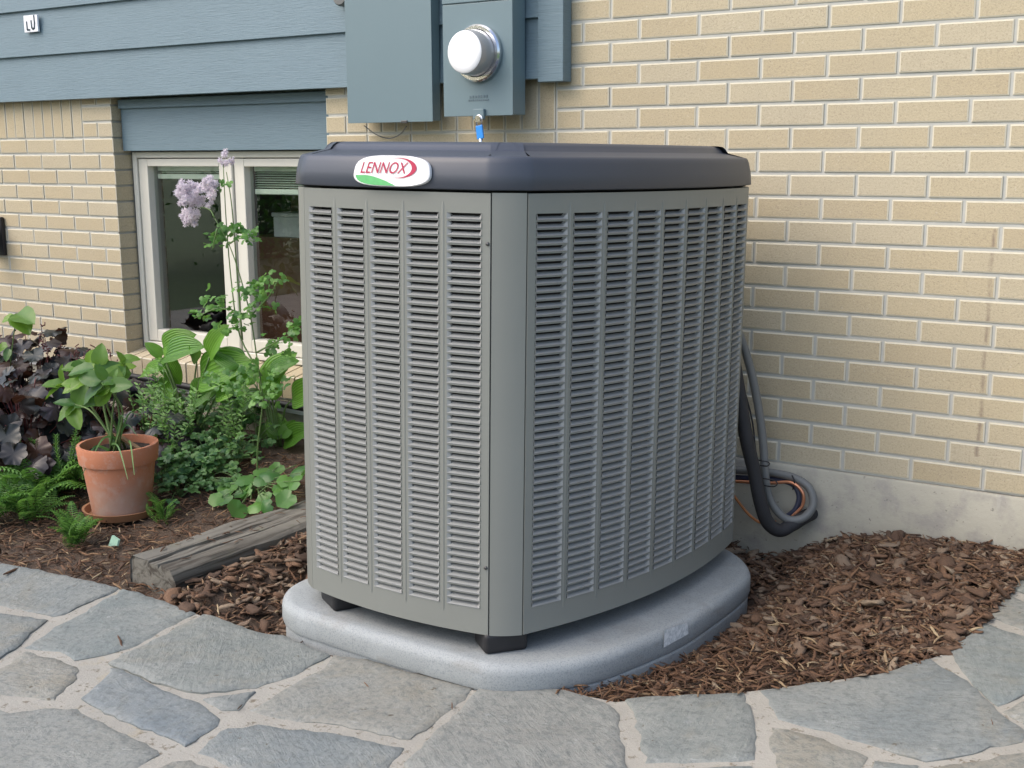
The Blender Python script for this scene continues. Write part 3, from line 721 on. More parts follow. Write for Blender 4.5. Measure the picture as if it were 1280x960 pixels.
# drain pipe low along the wall
A_, B_ = wpt(185, 474, -.05), wpt(363, 507, -.05); D_ = (B_ - A_) / (B_.x - A_.x)
P0 = A_ + D_ * (-4.2 - A_.x); P1 = A_ + D_ * (-1.2 - A_.x); z_ = (P0.z + P1.z) / 2
V, F = tube_vf([P0.lerp(P1, i / 14) for i in range(15)], .014, 12); t = tag(obj('drain_pipe', V, F, M['black'], smooth=True), 'thin black pipe running along the wall below the brick sill', 'pipe')
V, F = bevbox_vf(-4.2, -1.2, -.034, -.0135, -.022, -.006, .002); V = [Vector((p.x, p.y, p.z + P0.lerp(P1, (p.x + 4.2) / 3).z - .014)) for p in V]
tag(obj('flashing_strip', V, F, M['white']), 'narrow white strip on the foundation under the black pipe', 'strip')

# ================================================================== CONDENSER
UO = Vector((-0.79, -0.754, -1.45)); TILT = 0.0145
unit = thing('condenser_unit', UO, 'large taupe outdoor air conditioner condenser with louvered sides and slate cap', 'air conditioner')
unit.rotation_mode = 'QUATERNION'
QT = Matrix.Rotation(TILT, 4, Vector((-0.546, 0.838, 0))); unit.rotation_quaternion = QT.to_quaternion()
def arc(P, Q, bow, n):
    P, Q = Vector(P), Vector(Q); d_ = Q - P; nn = Vector((d_.y, -d_.x)).normalized(); out = []
    for i in range(n + 1):
        t_ = i / n; out.append(P.lerp(Q, t_) + nn * bow * 4 * t_ * (1 - t_))
    return out
FA, FB = (-.272, -.527), (.272, -.527)
RA, RB = (.338, -.476), (.470, .455)
front = arc(FA, FB, .030, 40); right = arc(RA, RB, .070, 60)
left = [Vector((-p.x, p.y)) for p in reversed(right)]
back = arc((.405, .505), (-.405, .505), .03, 30)
class Curve:
    def __init__(s, pts):
        s.p = pts; s.L = [0]
        for a_, b_ in zip(pts[:-1], pts[1:]): s.L.append(s.L[-1] + (b_ - a_).length)
        s.len = s.L[-1]
    def at(s, d_):
        d_ = min(max(d_, 0), s.len); i = 0
        while i < len(s.L) - 2 and s.L[i + 1] < d_: i += 1
        t_ = (d_ - s.L[i]) / (s.L[i + 1] - s.L[i]); p = s.p[i].lerp(s.p[i + 1], t_)
        a_ = s.p[max(i - 1, 0)]; b_ = s.p[min(i + 2, len(s.p) - 1)]; tg = (b_ - a_).normalized()
        return p, Vector((tg.y, -tg.x))            # point, outward normal
PH = 1.020; ROWS = 52; PITCH_ = .01762; ZTOP = PH - .044; OPEN = .0132; CHK = .0070
# one louver, origin at the middle of its lower edge, +Y inward
def louver_vf(hw):
    a_, b_ = hw, hw - .0085
    V = [(-a_, -.0006, -.0012), (a_, -.0006, -.0012), (-a_, -.0016, .0006), (a_, -.0016, .0006), (-b_, .0050, .0036), (b_, .0050, .0036), (-b_, .0125, .0072), (b_, .0125, .0072),
         (-a_, .0, OPEN), (a_, .0, OPEN), (-b_ - .003, .006, OPEN + .001), (b_ + .003, .006, OPEN + .001)]
    F = [(0, 1, 3, 2), (2, 3, 5, 4), (4, 5, 7, 6), (2, 4, 6, 10, 8), (3, 9, 11, 7, 5)]
    return V, F
def panel(name, curve, ncol, m0, singles, lvmesh, parent, hw):
    cv = Curve(curve); pitch = (cv.len - 2 * m0) / ncol; s = MB(); cols = []
    z_bot = ZTOP - ROWS * PITCH_
    def strip(s0, s1, z0, z1, n=4, off=0.0):
        V = []; F = []
        for i in range(n + 1):
            p, nn = cv.at(s0 + (s1 - s0) * i / n); p = p + nn * off; V += [(p.x, p.y, z0), (p.x, p.y, z1)]
        for i in range(n): F.append((2 * i, 2 * i + 2, 2 * i + 3, 2 * i + 1))
        s.add(V, F)
    strip(0, cv.len, ZTOP, PH, 40); strip(0, cv.len, 0, z_bot, 40)
    edges = [0]
    for c_ in range(ncol):
        mid_ = m0 + pitch * (c_ + .5); cols.append(mid_); edges += [mid_ - hw, mid_ + hw]
    edges.append(cv.len)
    for i in range(0, len(edges), 2): strip(edges[i], edges[i + 1], z_bot, ZTOP, 3)
    # turned edges of the sheet
    for z0, sg in ((0, 1), (PH, -1)):
        V = []; F = []
        for i in range(41):
            p, nn = cv.at(cv.len * i / 40); q = p - nn * .018; V += [(p.x, p.y, z0), (q.x, q.y, z0 + sg * .0005)]
        for i in range(40): F.append((2 * i, 2 * i + 1, 2 * i + 3, 2 * i + 2))
        s.add(V, F)
    for e_ in (0, cv.len):
        p, nn = cv.at(e_); q = p - nn * .018; s.add([(p.x, p.y, 0), (q.x, q.y, 0), (q.x, q.y, PH), (p.x, p.y, PH)], [(0, 1, 2, 3)])
    for mid_ in cols:
        for r_ in range(ROWS):
            zt_ = ZTOP - r_ * PITCH_; strip(mid_ - hw, mid_ + hw, zt_ - PITCH_, zt_ - OPEN, 2)
    po = s.obj(name, M['cab'], parent, local=True)
    # pressed vertical beads between the columns
    for c_ in range(ncol - 1):
        p, nn = cv.at((cols[c_] + cols[c_ + 1]) / 2); tg = Vector((-nn.y, nn.x)); V = []; F = []
        prof_ = [(-.0035, 0), (-.002, .0011), (0, .0016), (.002, .0011), (.0035, 0)]
        zs = [z_bot - .016, z_bot - .008, ZTOP + .014, ZTOP + .024]
        for k, z_ in enumerate(zs):
            sc = .05 if k in (0, 3) else 1.0
            for u_, w_ in prof_:
                q = p + tg * u_ * max(sc, .4) + nn * (w_ * sc + .0002); V.append((q.x, q.y, z_))
        for k in range(3):
            for i in range(4): F.append((k * 5 + i, k * 5 + i + 1, (k + 1) * 5 + i + 1, (k + 1) * 5 + i))
        obj('bead', V, F, M['cab'], po, True, local=True)
    rest_ = MB()
    LV, LF = louver_vf(hw)
    for c_, mid_ in enumerate(cols):
        p, nn = cv.at(mid_); ang = math.atan2(nn.y, nn.x) + math.pi / 2
        for r_ in range(ROWS):
            z_ = ZTOP - r_ * PITCH_ - OPEN
            if c_ < singles:
                o = bpy.data.objects.new('louver', lvmesh); link(o, po); o.location = (p.x, p.y, z_); o.rotation_euler = (0, 0, ang)
            else:
                mt_ = Matrix.Translation((p.x, p.y, z_)) @ Matrix.Rotation(ang, 4, 'Z'); rest_.add([mt_ @ Vector(k) for k in LV], LF)
    if rest_.v:
        o = rest_.obj('louvers', M['louver'], po, local=True); o['kind'] = 'stuff'
    return po, cols, cv
HWF, HWR = .0425, .0425
lvF = meshdata('louver', *louver_vf(HWF), M['louver'])
fp, fcols, fcv = panel('side_panel', front, 5, .010, 4, lvF, unit, HWF)
rp, rcols, rcv = panel('side_panel', right, 9, .012, 1, lvF, unit, HWR)
panel('side_panel', left, 9, .012, 0, lvF, unit, HWR)
# back panel, plain sheet
V = []; F = []
for p in back: V += [(p.x, p.y, 0), (p.x, p.y, PH)]
for i in range(len(back) - 1): F.append((2 * i, 2 * i + 2, 2 * i + 3, 2 * i + 1))
obj('side_panel', V, F, M['cab'], unit, True, local=True)
# corner posts
def post(P, Q, bow=.004):
    g_ = .0035; P, Q = Vector(P), Vector(Q); d_ = (Q - P).normalized(); a_ = arc(P + d_ * g_, Q - d_ * g_, bow, 8); V = []; F = []
    inn = Vector((-d_.y, d_.x))
    pts = [a_[0] + inn * .02] + a_ + [a_[-1] + inn * .02]
    for p in pts: V += [(p.x, p.y, -.001), (p.x, p.y, PH + .001)]
    for i in range(len(pts) - 1): F.append((2 * i, 2 * i + 2, 2 * i + 3, 2 * i + 1))
    return obj('corner_post', V, F, M['cab'], unit, True, local=True, sharp=40)
post(FB, RA); post((-RA[0], RA[1]), FA); post(RB, (.405, .505)); post((-.405, .505), (-RB[0], RB[1]))
# screws on the front panel
for px, py in ((608, 303), (607, 688)):
    p, nn = fcv.at(fcv.len - .006); z_ = float(pr((0, 0, 0))[0]) * 0 + (PH - .11 if py < 400 else .165)
    V, F = lathe_vf([(.0045, 0), (.0045, .0015), (.003, .003), (0, .0032)], 12); ang = math.atan2(nn.y, nn.x)
    mt_ = Matrix.Translation((p.x + nn.x * .0004, p.y + nn.y * .0004, z_)) @ Matrix.Rotation(ang, 4, 'Z') @ Matrix.Rotation(R_(90), 4, 'Y')
    obj('screw', [mt_ @ Vector(k) for k in V], F, M['screw'], fp, True, local=True)
# plan outline
plan = front + right + back + left
def offset(pts, d_):
    n_ = len(pts); out = []
    for i in range(n_):
        t_ = (pts[(i + 1) % n_] - pts[i - 1]); t_ = t_.normalized(); out.append(pts[i] + Vector((t_.y, -t_.x)) * d_)
    return out
def loft(levels, pts, closed_top=True):
    V = []; F = []; n_ = len(pts)
    for z_, d_ in levels:
        for p in (offset(pts, d_) if not callable(d_) else d_()): V.append((p.x, p.y, z_))
    for k in range(len(levels) - 1):
        for i in range(n_):
            j = (i + 1) % n_; F.append((k * n_ + i, k * n_ + j, (k + 1) * n_ + j, (k + 1) * n_ + i))
    return V, F, n_
V, F, n_ = loft([(.004, -.05), (PH - .002, -.05)], plan); obj('coil', V, F, M['coil'], unit, True, local=True)
V, F, n_ = loft([(.0015, -.022), (.0017, -.3)], plan); obj('base_pan', V, [tuple(reversed(q)) for q in F], M['gap'], unit, local=True)
V, F, n_ = loft([(PH + .0025, -.30), (PH + .0025, -.010), (PH + .008, -.010)], plan); obj('cap_gap_shade', V, F, M['gap'], unit, True, local=True)  # black insert below the cap: shade of the open gap painted as a surface
# cap
# resample plan with fewer, evenly rounded corners
lev = [(PH + .0065, -.004), (PH + .0062, .004), (PH + .009, .0065), (PH + .040, .003), (PH + .064, -.003), (PH + .0745, -.0075), (PH + .0785, -.012), (PH + .0802, -.020), (PH + .090, -.060), (PH + .0915, -.066), (PH + .102, -.074), (PH + .108, -.083), (PH + .110, -.095), (PH + .110, -.120)]
V, F, n_ = loft(lev, plan)
V2 = [Vector(p) for p in V]; last = V2[-n_:]; base = len(V2)
RF = .30; ring = []
for p in last:
    a_ = math.atan2(p.y, p.x); ring.append(Vector((RF * math.cos(a_), RF * math.sin(a_), PH + .108)))
V2 += ring
for i in range(n_):
    j = (i + 1) % n_; F.append((base - n_ + i, base - n_ + j, base + j, base + i))
capo = obj('cap', V2, F, M['cap'], unit, True, local=True, sharp=60)
# fan under the cap opening with wire guard
s = MB()
for r_ in np.linspace(.05, .29, 11): s.add(*tube_vf([(r_ * math.cos(t_), r_ * math.sin(t_), PH + .106) for t_ in np.linspace(0, 2 * math.pi, 33)], .0025, 5, False))
for k in range(8): s.add(*tube_vf([(.03 * math.cos(k * .785), .03 * math.sin(k * .785), PH + .104), (.305 * math.cos(k * .785), .305 * math.sin(k * .785), PH + .104)], .003, 5))
s.obj('fan_guard', M['black'], capo, True, local=True)
s = MB(); s.add(*lathe_vf([(0, PH + .03), (.05, PH + .03), (.05, PH + .07), (0, PH + .075)], 20))
for k in range(3):
    a_ = k * 2.094; ca, sa = math.cos(a_), math.sin(a_); pts = [(.05, -.05, 0), (.27, -.09, .0), (.28, .07, .03), (.05, .05, .025)]
    s.add([(x * ca - y * sa, x * sa + y * ca, PH + .035 + z) for x, y, z in pts], [(0, 1, 2, 3)])
s.obj('fan', M['coil'], unit, local=True)
# feet
for fx, fy, fa in ((.268, -.466, 52), (-.222, -.468, -30), (.33, .40, -50), (-.33, .40, 50)):
    V, F = bevbox_vf(-.054, .054, -.045, .045, -.0482, .004, .013, 3); fm = Matrix.Translation((fx, fy, 0)) @ Matrix.Rotation(R_(fa), 4, 'Z')
    obj('foot', [fm @ p for p in V], F, M['black'], unit, True, local=True, sharp=60)
# badge on the cap
def to_local(P): return QT.to_3x3().inverted() @ (Vector(P) - UO)
bl, br_ = to_local(ony(441, 214, -1.318)), to_local(ony(538.5, 214, -1.318))
BC = Vector(((bl.x + br_.x) / 2, 0)); BWD = (br_.x - bl.x) * .955
best = min(range(len(front)), key=lambda i: abs(front[i].x - BC.x)); bp = front[best]
tg = (front[best + 1] - front[best - 1]).normalized(); bn = Vector((tg.y, -tg.x))
BZ = PH + .044; lean = R_(7)
bx = Vector((tg.x, tg.y, 0)); nn3 = Vector((bn.x, bn.y, 0)); bz = (Vector((0, 0, 1)) * math.cos(lean) - nn3 * math.sin(lean)); bnorm = bx.cross(bz)
if bnorm.dot(nn3) < 0: bnorm = -bnorm
B0 = Vector((bp.x, bp.y, BZ)) + nn3 * .0075
def bpt(u_, w_, h_=0): return B0 + bx * u_ + bz * w_ + bnorm * (h_ - .006 * (u_ / .1) ** 2 * .55)
BHT = BWD * .325
def badge_outline(k=1.0, n_=56):
    out = []
    for i in range(n_):
        t_ = 2 * math.pi * i / n_; cx_, sx_ = math.cos(t_), math.sin(t_); e_ = .66
        x = math.copysign(abs(cx_) ** e_, cx_) * BWD / 2 * k; y = math.copysign(abs(sx_) ** e_, sx_) * BHT / 2 * k
        x *= 1 - .05 * (y / BHT * 2); x += .05 * y      # slight lean and taper
        out.append((x, y))
    return out
o1 = badge_outline(); o2 = badge_outline(.975); n_ = len(o1)
V = [bpt(x, y, -.004) for x, y in o1] + [bpt(x, y, .0035) for x, y in o1] + [bpt(x, y, .005) for x, y in o2]; F = []
for k in range(2):
    for i in range(n_): F.append((k * n_ + i, k * n_ + (i + 1) % n_, (k + 1) * n_ + (i + 1) % n_, (k + 1) * n_ + i))
F.append(tuple(2 * n_ + i for i in range(n_)))
badge = obj('badge', V, F, M['white'], capo, local=True)
# flat print: name, swoosh, green hill
tc_ = bpy.data.curves.new('lettering', 'FONT'); tc_.body = 'LENNOX'; tc_.size = 1; tc_.shear = .38; tc_.align_x = 'LEFT'
to_ = bpy.data.objects.new('lettering', tc_); COL.objects.link(to_)
dg = bpy.context.evaluated_depsgraph_get(); tm = bpy.data.meshes.new_from_object(to_.evaluated_get(dg))
bpy.data.objects.remove(to_)
xs = [p.co.x for p in tm.vertices]; ys = [p.co.y for p in tm.vertices]
lx0, lx1, ly0, ly1 = -BWD * .405, BWD * .235, -BHT * .085, BHT * .28
V = [bpt(lx0 + (p.co.x - min(xs)) / (max(xs) - min(xs)) * (lx1 - lx0), ly0 + (p.co.y - min(ys)) / (max(ys) - min(ys)) * (ly1 - ly0), .0056) for p in tm.vertices]
F = [tuple(q.vertices) for q in tm.polygons]; obj('lettering', V, F, M['red'], badge, local=True); bpy.data.meshes.remove(tm)
V = []; F = []; k = 36                                 # crescent: outer and inner ellipse arcs
for i in range(k + 1):
    t_ = R_(118) - R_(236) * i / k
    ox, oy = BWD * (.115 + .225 * math.cos(t_)), BHT * (.095 + .325 * math.sin(t_))
    ix, iy = BWD * (.085 + .195 * math.cos(t_)), BHT * (.095 + .300 * math.sin(t_))
    w_ = max(0.06, math.cos(t_ * .62)) ; ix, iy = ox + (ix - ox) * w_, oy + (iy - oy) * w_
    V += [bpt(ox, oy, .0057), bpt(ix, iy, .0057)]
for i in range(k): F.append((2 * i, 2 * i + 2, 2 * i + 3, 2 * i + 1))
obj('swoosh', V, F, M['red'], badge, local=True)
V = []; F = []; k = 20
lowy = {round(x, 4): 0 for x in ()}
def bottom_at(x):
    e_ = .62; c_ = min(1, abs(x) / (BWD / 2 * .955)) ** (1 / e_); return -BHT / 2 * .955 * (max(0, 1 - c_ * c_) ** .5) ** e_
for i in range(k + 1):
    u_ = i / k; x = -BWD * .468 + BWD * .56 * u_
    topy = -BHT * .15 - BHT * .33 * max(0, (u_ - .25) / .75) ** 1.5
    V += [bpt(x, max(topy, bottom_at(x)), .0056), bpt(x, bottom_at(x), .0056)]
for i in range(k): F.append((2 * i, 2 * i + 1, 2 * i + 3, 2 * i + 2))
obj('green_hill', V, F, M['green_print'], badge, local=True)

# ================================================================== PADS
PC = Vector((-.730, -.762))
def pad_outline(hx, hy, r, bow, n_=14):
    pts = []; rl = r * .62
    def corner(cx, cy, a0, r=r):
        for i in range(n_ + 1):
            a_ = R_(a0 + 90 * i / n_); pts.append(Vector((cx + r * math.cos(a_), cy + r * math.sin(a_))))
    corner(hx - r, -hy + r, -90); corner(hx - r, hy - r, 0); corner(-hx + rl, hy - rl, 90, rl); corner(-hx + rl, -hy + rl, 180, rl)
    out = []
    for i in range(len(pts)):
        a_, b_ = pts[i], pts[(i + 1) % len(pts)]; out.append(a_)
        if (b_ - a_).length > .2:
            for k in range(1, 14): out.append(a_.lerp(b_, k / 14))
    for p in out:
        p.x += math.copysign(bow, p.x) * (1 - min(1, abs(p.y) / hy) ** 2) * min(1, abs(p.x) / hx) ** 6
        p.y += math.copysign(bow, p.y) * (1 - min(1, abs(p.x) / hx) ** 2) * min(1, abs(p.y) / hy) ** 6
        if p.x > 0: p.x -= .075 * sstep(.0, -.50, p.y) * (p.x / hx)
        if p.x > 0: p.x += .012 * sstep(-.1, .3, p.y) * (p.x / hx)
    return out
def padobj(name, outl, ztop, zbot, label, rnd_=.026):
    o = thing(name, (PC.x, PC.y, -1.45), label, 'equipment pad'); o.rotation_mode = 'QUATERNION'; o.rotation_quaternion = QT.to_quaternion()
    lv = [(zbot, -.004), (zbot + .012, 0), (ztop - rnd_, 0)]
    for i in range(1, 7):
        a_ = R_(90 * i / 6); lv.append((ztop - rnd_ + rnd_ * math.sin(a_), -rnd_ * (1 - math.cos(a_))))
    lv += [(ztop, -.06), (ztop, -.2)]
    V, F, n_ = loft(lv, outl); F.append(tuple(len(V) - n_ + i for i in range(n_)))
    m_ = obj('slab', V, F, M['pad'], o, True, local=True); return o
pad = padobj('equipment_pad', pad_outline(.490, .555, .24, .022), -.0485, -.116, 'pale grey rounded composite pad directly under the condenser feet')
pad2 = padobj('equipment_pad', pad_outline(.488, .545, .24, .022), -.1175, -.27, 'pale grey lower pad half buried in mulch beneath the upper pad', .008)
# sticker on the pad's right side
def pad_local(P): return QT.to_3x3().inverted() @ (Vector(P) - Vector((PC.x, PC.y, -1.45)))
outl = pad_outline(.490, .555, .24, .022)
def onpad(px, py):
    best_ = None
    R0 = pad_local(CAM); Rd = QT.to_3x3().inverted() @ Vector(ray(px, py))
    for i in range(len(outl)):
        a_, b_ = outl[i], outl[(i + 1) % len(outl)]; d_ = b_ - a_; nn = Vector((d_.y, -d_.x)).normalized()
        den = nn.dot(Rd.xy)
        if den >= 0: continue
        t_ = nn.dot(a_ - R0.xy) / den; q = R0 + Rd * t_; u_ = (q.xy - a_).dot(d_) / d_.length_squared
        if 0 <= u_ <= 1 and (best_ is None or t_ < best_[0]): best_ = (t_, q, nn)
    return best_
cs = [onpad(px, py) for px, py in ((829, 787), (857.5, 777), (859, 792), (828, 809))]
if all(cs):
    V = [c_[1] + Vector((c_[2].x, c_[2].y, 0)) * .004 for c_ in cs]
    m_ = NT('worn_label'); c_ = m_.mix(m_.ramp(m_.tex(90, 4, .7, m_.oco()), [(.42, .0), (.6, .8)]), (.74, .76, .76), (.42, .46, .47)); m_.set(c_, .6)
    obj('label', V, [(3, 2, 1, 0)], m_.m, pad, local=True)

# ================================================================== HOSES AND LINES by the right back corner
def hose(name, pix, r, mat, label, cat, seg=10, sub=8):
    V, F = tube_vf(catmull([wpt(*p) for p in pix], sub), r, seg); return tag(obj(name, V, F, mat, smooth=True), label, cat)
hose('conduit_hose', [(905, 380, -.24), (925, 420, -.20), (939, 465, -.17), (948, 510, -.15), (954, 555, -.14), (957, 600, -.14), (964, 628, -.13), (982, 648, -.11), (1003, 648, -.09), (1016, 632, -.07), (1012, 611, -.06), (994, 598, -.055), (965, 591, -.05), (930, 588, -.05), (895, 588, -.05)], .0125, M['conduit'],
     'smooth grey conduit curling in a loop beside the condenser', 'conduit', 12)
hose('refrigerant_line', [(915, 440, -.24), (925, 500, -.23), (933, 548, -.22), (943, 590, -.20), (950, 625, -.19), (959, 652, -.17), (974, 663, -.14), (990, 656, -.10), (1006, 646, -.06), (1018, 640, .01)], .0205, M['insul'],
     'thick black foam insulated refrigerant line bending to the wall', 'pipe', 14)
hose('power_cable', [(890, 594, -.045), (925, 597, -.045), (965, 599, -.045), (990, 605, -.045), (999, 620, -.045), (994, 637, -.05), (980, 648, -.055)], .0085, M['blue_cable'], 'dark blue cable inside the grey conduit loop', 'cable')
hose('copper_line', [(890, 601, -.07), (925, 602, -.07), (960, 604, -.07), (988, 603, -.07), (1003, 615, -.07), (1003, 632, -.07), (990, 646, -.075)], .0052, M['copper'], 'thin bare copper line curving inside the grey conduit loop', 'pipe')
hose('control_wire', [(912, 612, -.10), (925, 630, -.10), (938, 645, -.10), (953, 654, -.10), (970, 652, -.10)], .0042, M['wire_o'], 'thin orange wire hanging behind the black insulated line', 'wire', 8)
hose('thin_wire', [(926, 478, -.21), (934, 500, -.20), (941, 530, -.19), (944, 560, -.19), (947, 585, -.19)], .0026, M['black'], 'very thin black wire beside the black insulated line', 'wire', 6)
for px, py, Y, rr in ((952, 579, -.185, .024), (958, 603, -.165, .034)):
    c = wpt(px, py, Y); V, F = tube_vf([c + Vector((rr * math.cos(t_), .004 * math.sin(3 * t_), rr * .35 * math.sin(t_))) for t_ in np.linspace(0, 2 * math.pi, 24)], .002, 6, False)
    tag(obj('cable_tie', V, F, M['black'], smooth=True), 'black cable tie around the insulated line' if py < 590 else 'black cable tie binding insulated line and grey conduit', 'cable tie')
V, F = tube_vf(catmull([wpt(990, 594, -.07), wpt(993, 602, -.075), wpt(991, 612, -.06)], 5), .002, 6); tag(obj('cable_tie', V, F, M['black'], smooth=True), 'small black tie across the top of the conduit loop', 'cable tie')

# ================================================================== TIMBER
TZ = -1.504; x0, x1, y0, y1 = -1.815, -1.600, -1.268, -.42
NT_ = 60; secs = [(0, -.10), (.004, -.012), (.018, 0), (.045, .001), (.085, -.001), (.094, -.022), (.103, -.002), (.125, .001), (.141, .0), (.146, -.013), (.152, -.001), (.168, .0), (.198, -.003), (.213, -.016), (.217, -.045), (.212, -.052), (.216, -.10)]
V = []; F = []; K = len(secs)
for i in range(NT_ + 1):
    y = y0 + (y1 - y0) * i / NT_
    crack = .55 + .45 * math.sin(y * 5 + 1)
    for k, (u_, z_) in enumerate(secs):
        zz = z_ * (crack if k == 5 else (1.2 * max(0, math.sin(y * 4.3)) if k == 9 else 1)) + .006 * fbm(y * 5, u_ * 30, 2)
        xx = x0 + u_ + .04 * (y - y0) + .006 * fbm(y * 6, u_ * 20, 7); e_ = y + (.012 * fbm(u_ * 22, z_ * 22, 3) + (.02 if u_ < .09 else 0) if i == 0 else 0)
        V.append((xx, e_, TZ + zz + .004))
for i in range(NT_):
    for k in range(K - 1): F.append((i * K + k, i * K + k + 1, (i + 1) * K + k + 1, (i + 1) * K + k))
F.append(tuple(range(K - 1, -1, -1))); F.append(tuple(NT_ * K + k for k in range(K)))
tb = obj('landscape_timber', V, F, M['timber'], smooth=True, sharp=35)
tag(tb, 'weathered split grey landscape timber lying in the mulch beside the condenser', 'timber')

# ================================================================== MULCH
pad_poly = [(PC.x + p.x, PC.y + p.y) for p in pad_outline(.47, .56, .2, .02)]
bed_poly = [(p.x, p.y) for p in edge_w] + [(2.0, -.01), (-5.6, -.01)]
def bed_ok(x, y):
    if y > -.018 or not inside((x, y), bed_poly): return False
    if inside((x, y), pad_poly): return False
    return True
def chip_vf(L, w, h, curl, jag):
    # curled flake of lens section with ragged ends
    V = []; n_ = 5; ph = rnd.uniform(0, 6)
    for i in range(n_ + 1):
        t_ = i / n_ - .5; ww = w * (1 - .6 * abs(2 * t_) ** rnd.uniform(1.6, 3.2)) * (1 + jag * rnd.uniform(-.3, .3)); z_ = curl * (t_ * t_) * L + .15 * h * math.sin(t_ * 9 + ph)
        k = jag * w * rnd.uniform(-.22, .22); hh = h * (1 - .45 * abs(2 * t_) ** 2)
        V += [(t_ * L, -ww * .30 + k, z_ - hh * .4), (t_ * L, ww * .30 + k, z_ - hh * .4 * rnd.uniform(.5, 1.3)), (t_ * L + jag * .06 * rnd.uniform(-1, 1), ww / 2 + k, z_ + hh * rnd.uniform(-.2, .2)),
              (t_ * L, ww * .27 + k, z_ + hh * rnd.uniform(.45, .8)), (t_ * L, -ww * .22 + k, z_ + hh * rnd.uniform(.5, .95)), (t_ * L + jag * .06 * rnd.uniform(-1, 1), -ww / 2 + k, z_ + hh * rnd.uniform(-.2, .2))]
    F = []
    for i in range(n_):
        for k in range(6): F.append((i * 6 + k, i * 6 + (k + 1) % 6, (i + 1) * 6 + (k + 1) % 6, (i + 1) * 6 + k))
    F.append((5, 4, 3, 2, 1, 0)); F.append(tuple(n_ * 6 + k for k in range(6))); return V, F
SH = [chip_vf(1, rnd.uniform(.07, .2), rnd.uniform(.03, .08), rnd.uniform(-.5, .5), .8) for _ in range(10)]
CH = [chip_vf(1, rnd.uniform(.28, .55), rnd.uniform(.10, .2), rnd.uniform(-.45, .45), 1.0) for _ in range(24)]
def xf(x, y, z, L, tilt=.35):
    return Matrix.Translation((x, y, z)) @ Matrix.Rotation(rnd.uniform(0, 6.283), 4, 'Z') @ Matrix.Rotation(rnd.gauss(0, tilt), 4, 'Y') @ Matrix.Rotation(rnd.gauss(0, tilt), 4, 'X') @ Matrix.Diagonal((L, L, L, 1))
def bark_zone(x, y):                            # coarse bark: right-hand bed near the wall, and between timber and pad
    if x > -.6: return sstep(-.98, -.60, y + .35 * (x > .2) * (x - .2) + .10 * fbm(x * 4, y * 4)) * .95 + .05
    if -1.62 < x < -1.1 and y < -.5: return .55
    return .03
ms = MB(); cnt = 0
def scatter(n_, x0, x1, y0, y1, kind, zl=.0):
    k = 0
    for _ in range(n_ * 3):
        if k >= n_: break
        x, y = rnd.uniform(x0, x1), rnd.uniform(y0, y1)
        if not bed_ok(x, y): continue
        if ((x + .19) / .10) ** 2 + ((y + .30) / .17) ** 2 < 1 and rnd.random() < .8: continue
        bz_ = bark_zone(x, y)
        if kind == 'chip' and rnd.random() > bz_: continue
        z = GB(x, y) + rnd.uniform(-.004, .010) + zl
        if kind == 'chip':
            V, F = rnd.choice(CH); L = rnd.uniform(.024, .052); ms.add([xf(x, y, z, L, .3) @ Vector(p) for p in V] if False else (lambda m_: [m_ @ Vector(p) for p in V])(xf(x, y, z, L, .32)), F, 1)
        else:
            V, F = rnd.choice(SH); L = rnd.choice([rnd.uniform(.018, .035), rnd.uniform(.025, .06)]); ms.add((lambda m_: [m_ @ Vector(p) for p in V])(xf(x, y, z, L, .28)), F, 0)
        k += 1
scatter(4600, -.62, 1.0, -1.45, 0, 'shred'); scatter(3300, -.62, 1.2, -1.25, 0, 'chip'); scatter(2200, -.62, 1.0, -1.3, 0, 'shred', .013)
scatter(6500, -3.3, -1.05, -1.6, -.25, 'shred'); scatter(420, -1.65, -1.05, -1.5, -.4, 'chip')
scatter(900, -5.0, -3.3, -1.6, 0, 'shred'); scatter(500, 1.0, 1.9, -.9, 0, 'shred')
for _ in range(46):
    x, y = rnd.uniform(-1.80, -1.62), rnd.uniform(-1.2, -.55); V, F = rnd.choice(SH); m_ = xf(x + .04 * (y + 1.268), y, -1.504 + .008, rnd.uniform(.012, .035), .12); ms.add([m_ @ Vector(p) for p in V], F, 0)
tag(ms.obj('mulch_chips', [M['shred'], M['chip']], smooth=True), 'loose shredded bark and wood chips covering the planting bed', 'mulch', kind='stuff')
# the largest bark pieces, one by one
big = [meshdata('bark_chip', *chip_vf(1, rnd.uniform(.36, .62), rnd.uniform(.10, .18), rnd.uniform(-.35, .35), 1.0), M['chip'], True) for _ in range(9)]
k = 0
for _ in range(6000):
    if k >= 230: break
    x, y = rnd.uniform(-.5, .75), rnd.uniform(-1.1, -.03)
    if k >= 195: x, y = rnd.uniform(-1.6, -1.2), rnd.uniform(-1.36, -.7)
    if not bed_ok(x, y) or rnd.random() > bark_zone(x, y) or ((x + .19) / .10) ** 2 + ((y + .30) / .17) ** 2 < 1: continue
    o = bpy.data.objects.new('bark_chip', rnd.choice(big)); link(o, mulch); o.matrix_world = xf(x, y, GB(x, y) + rnd.uniform(.006, .017), rnd.choice((rnd.uniform(.042, .06), rnd.uniform(.05, .088))), .24); k += 1
# stray splinters lying on the stones
for px, py, L in ((545, 0, 0),):
    pass
for px, py, L in ((150, 802, .075), (15, 716, .08), (300, 886, .03), (458, 858, .03), (1240, 905, .025), (565, 885, .03)):
    p = on_surf(px, py, G); V, F = SH[int(L * 1000) % 10]; m_ = xf(p.x, p.y, p.z + .004, L, .06)
    tag(obj('wood_splinter', [m_ @ Vector(q) for q in V], F, M['shred']), 'small brown wood splinter lying on a flagstone', 'splinter', 'splinters on the path')
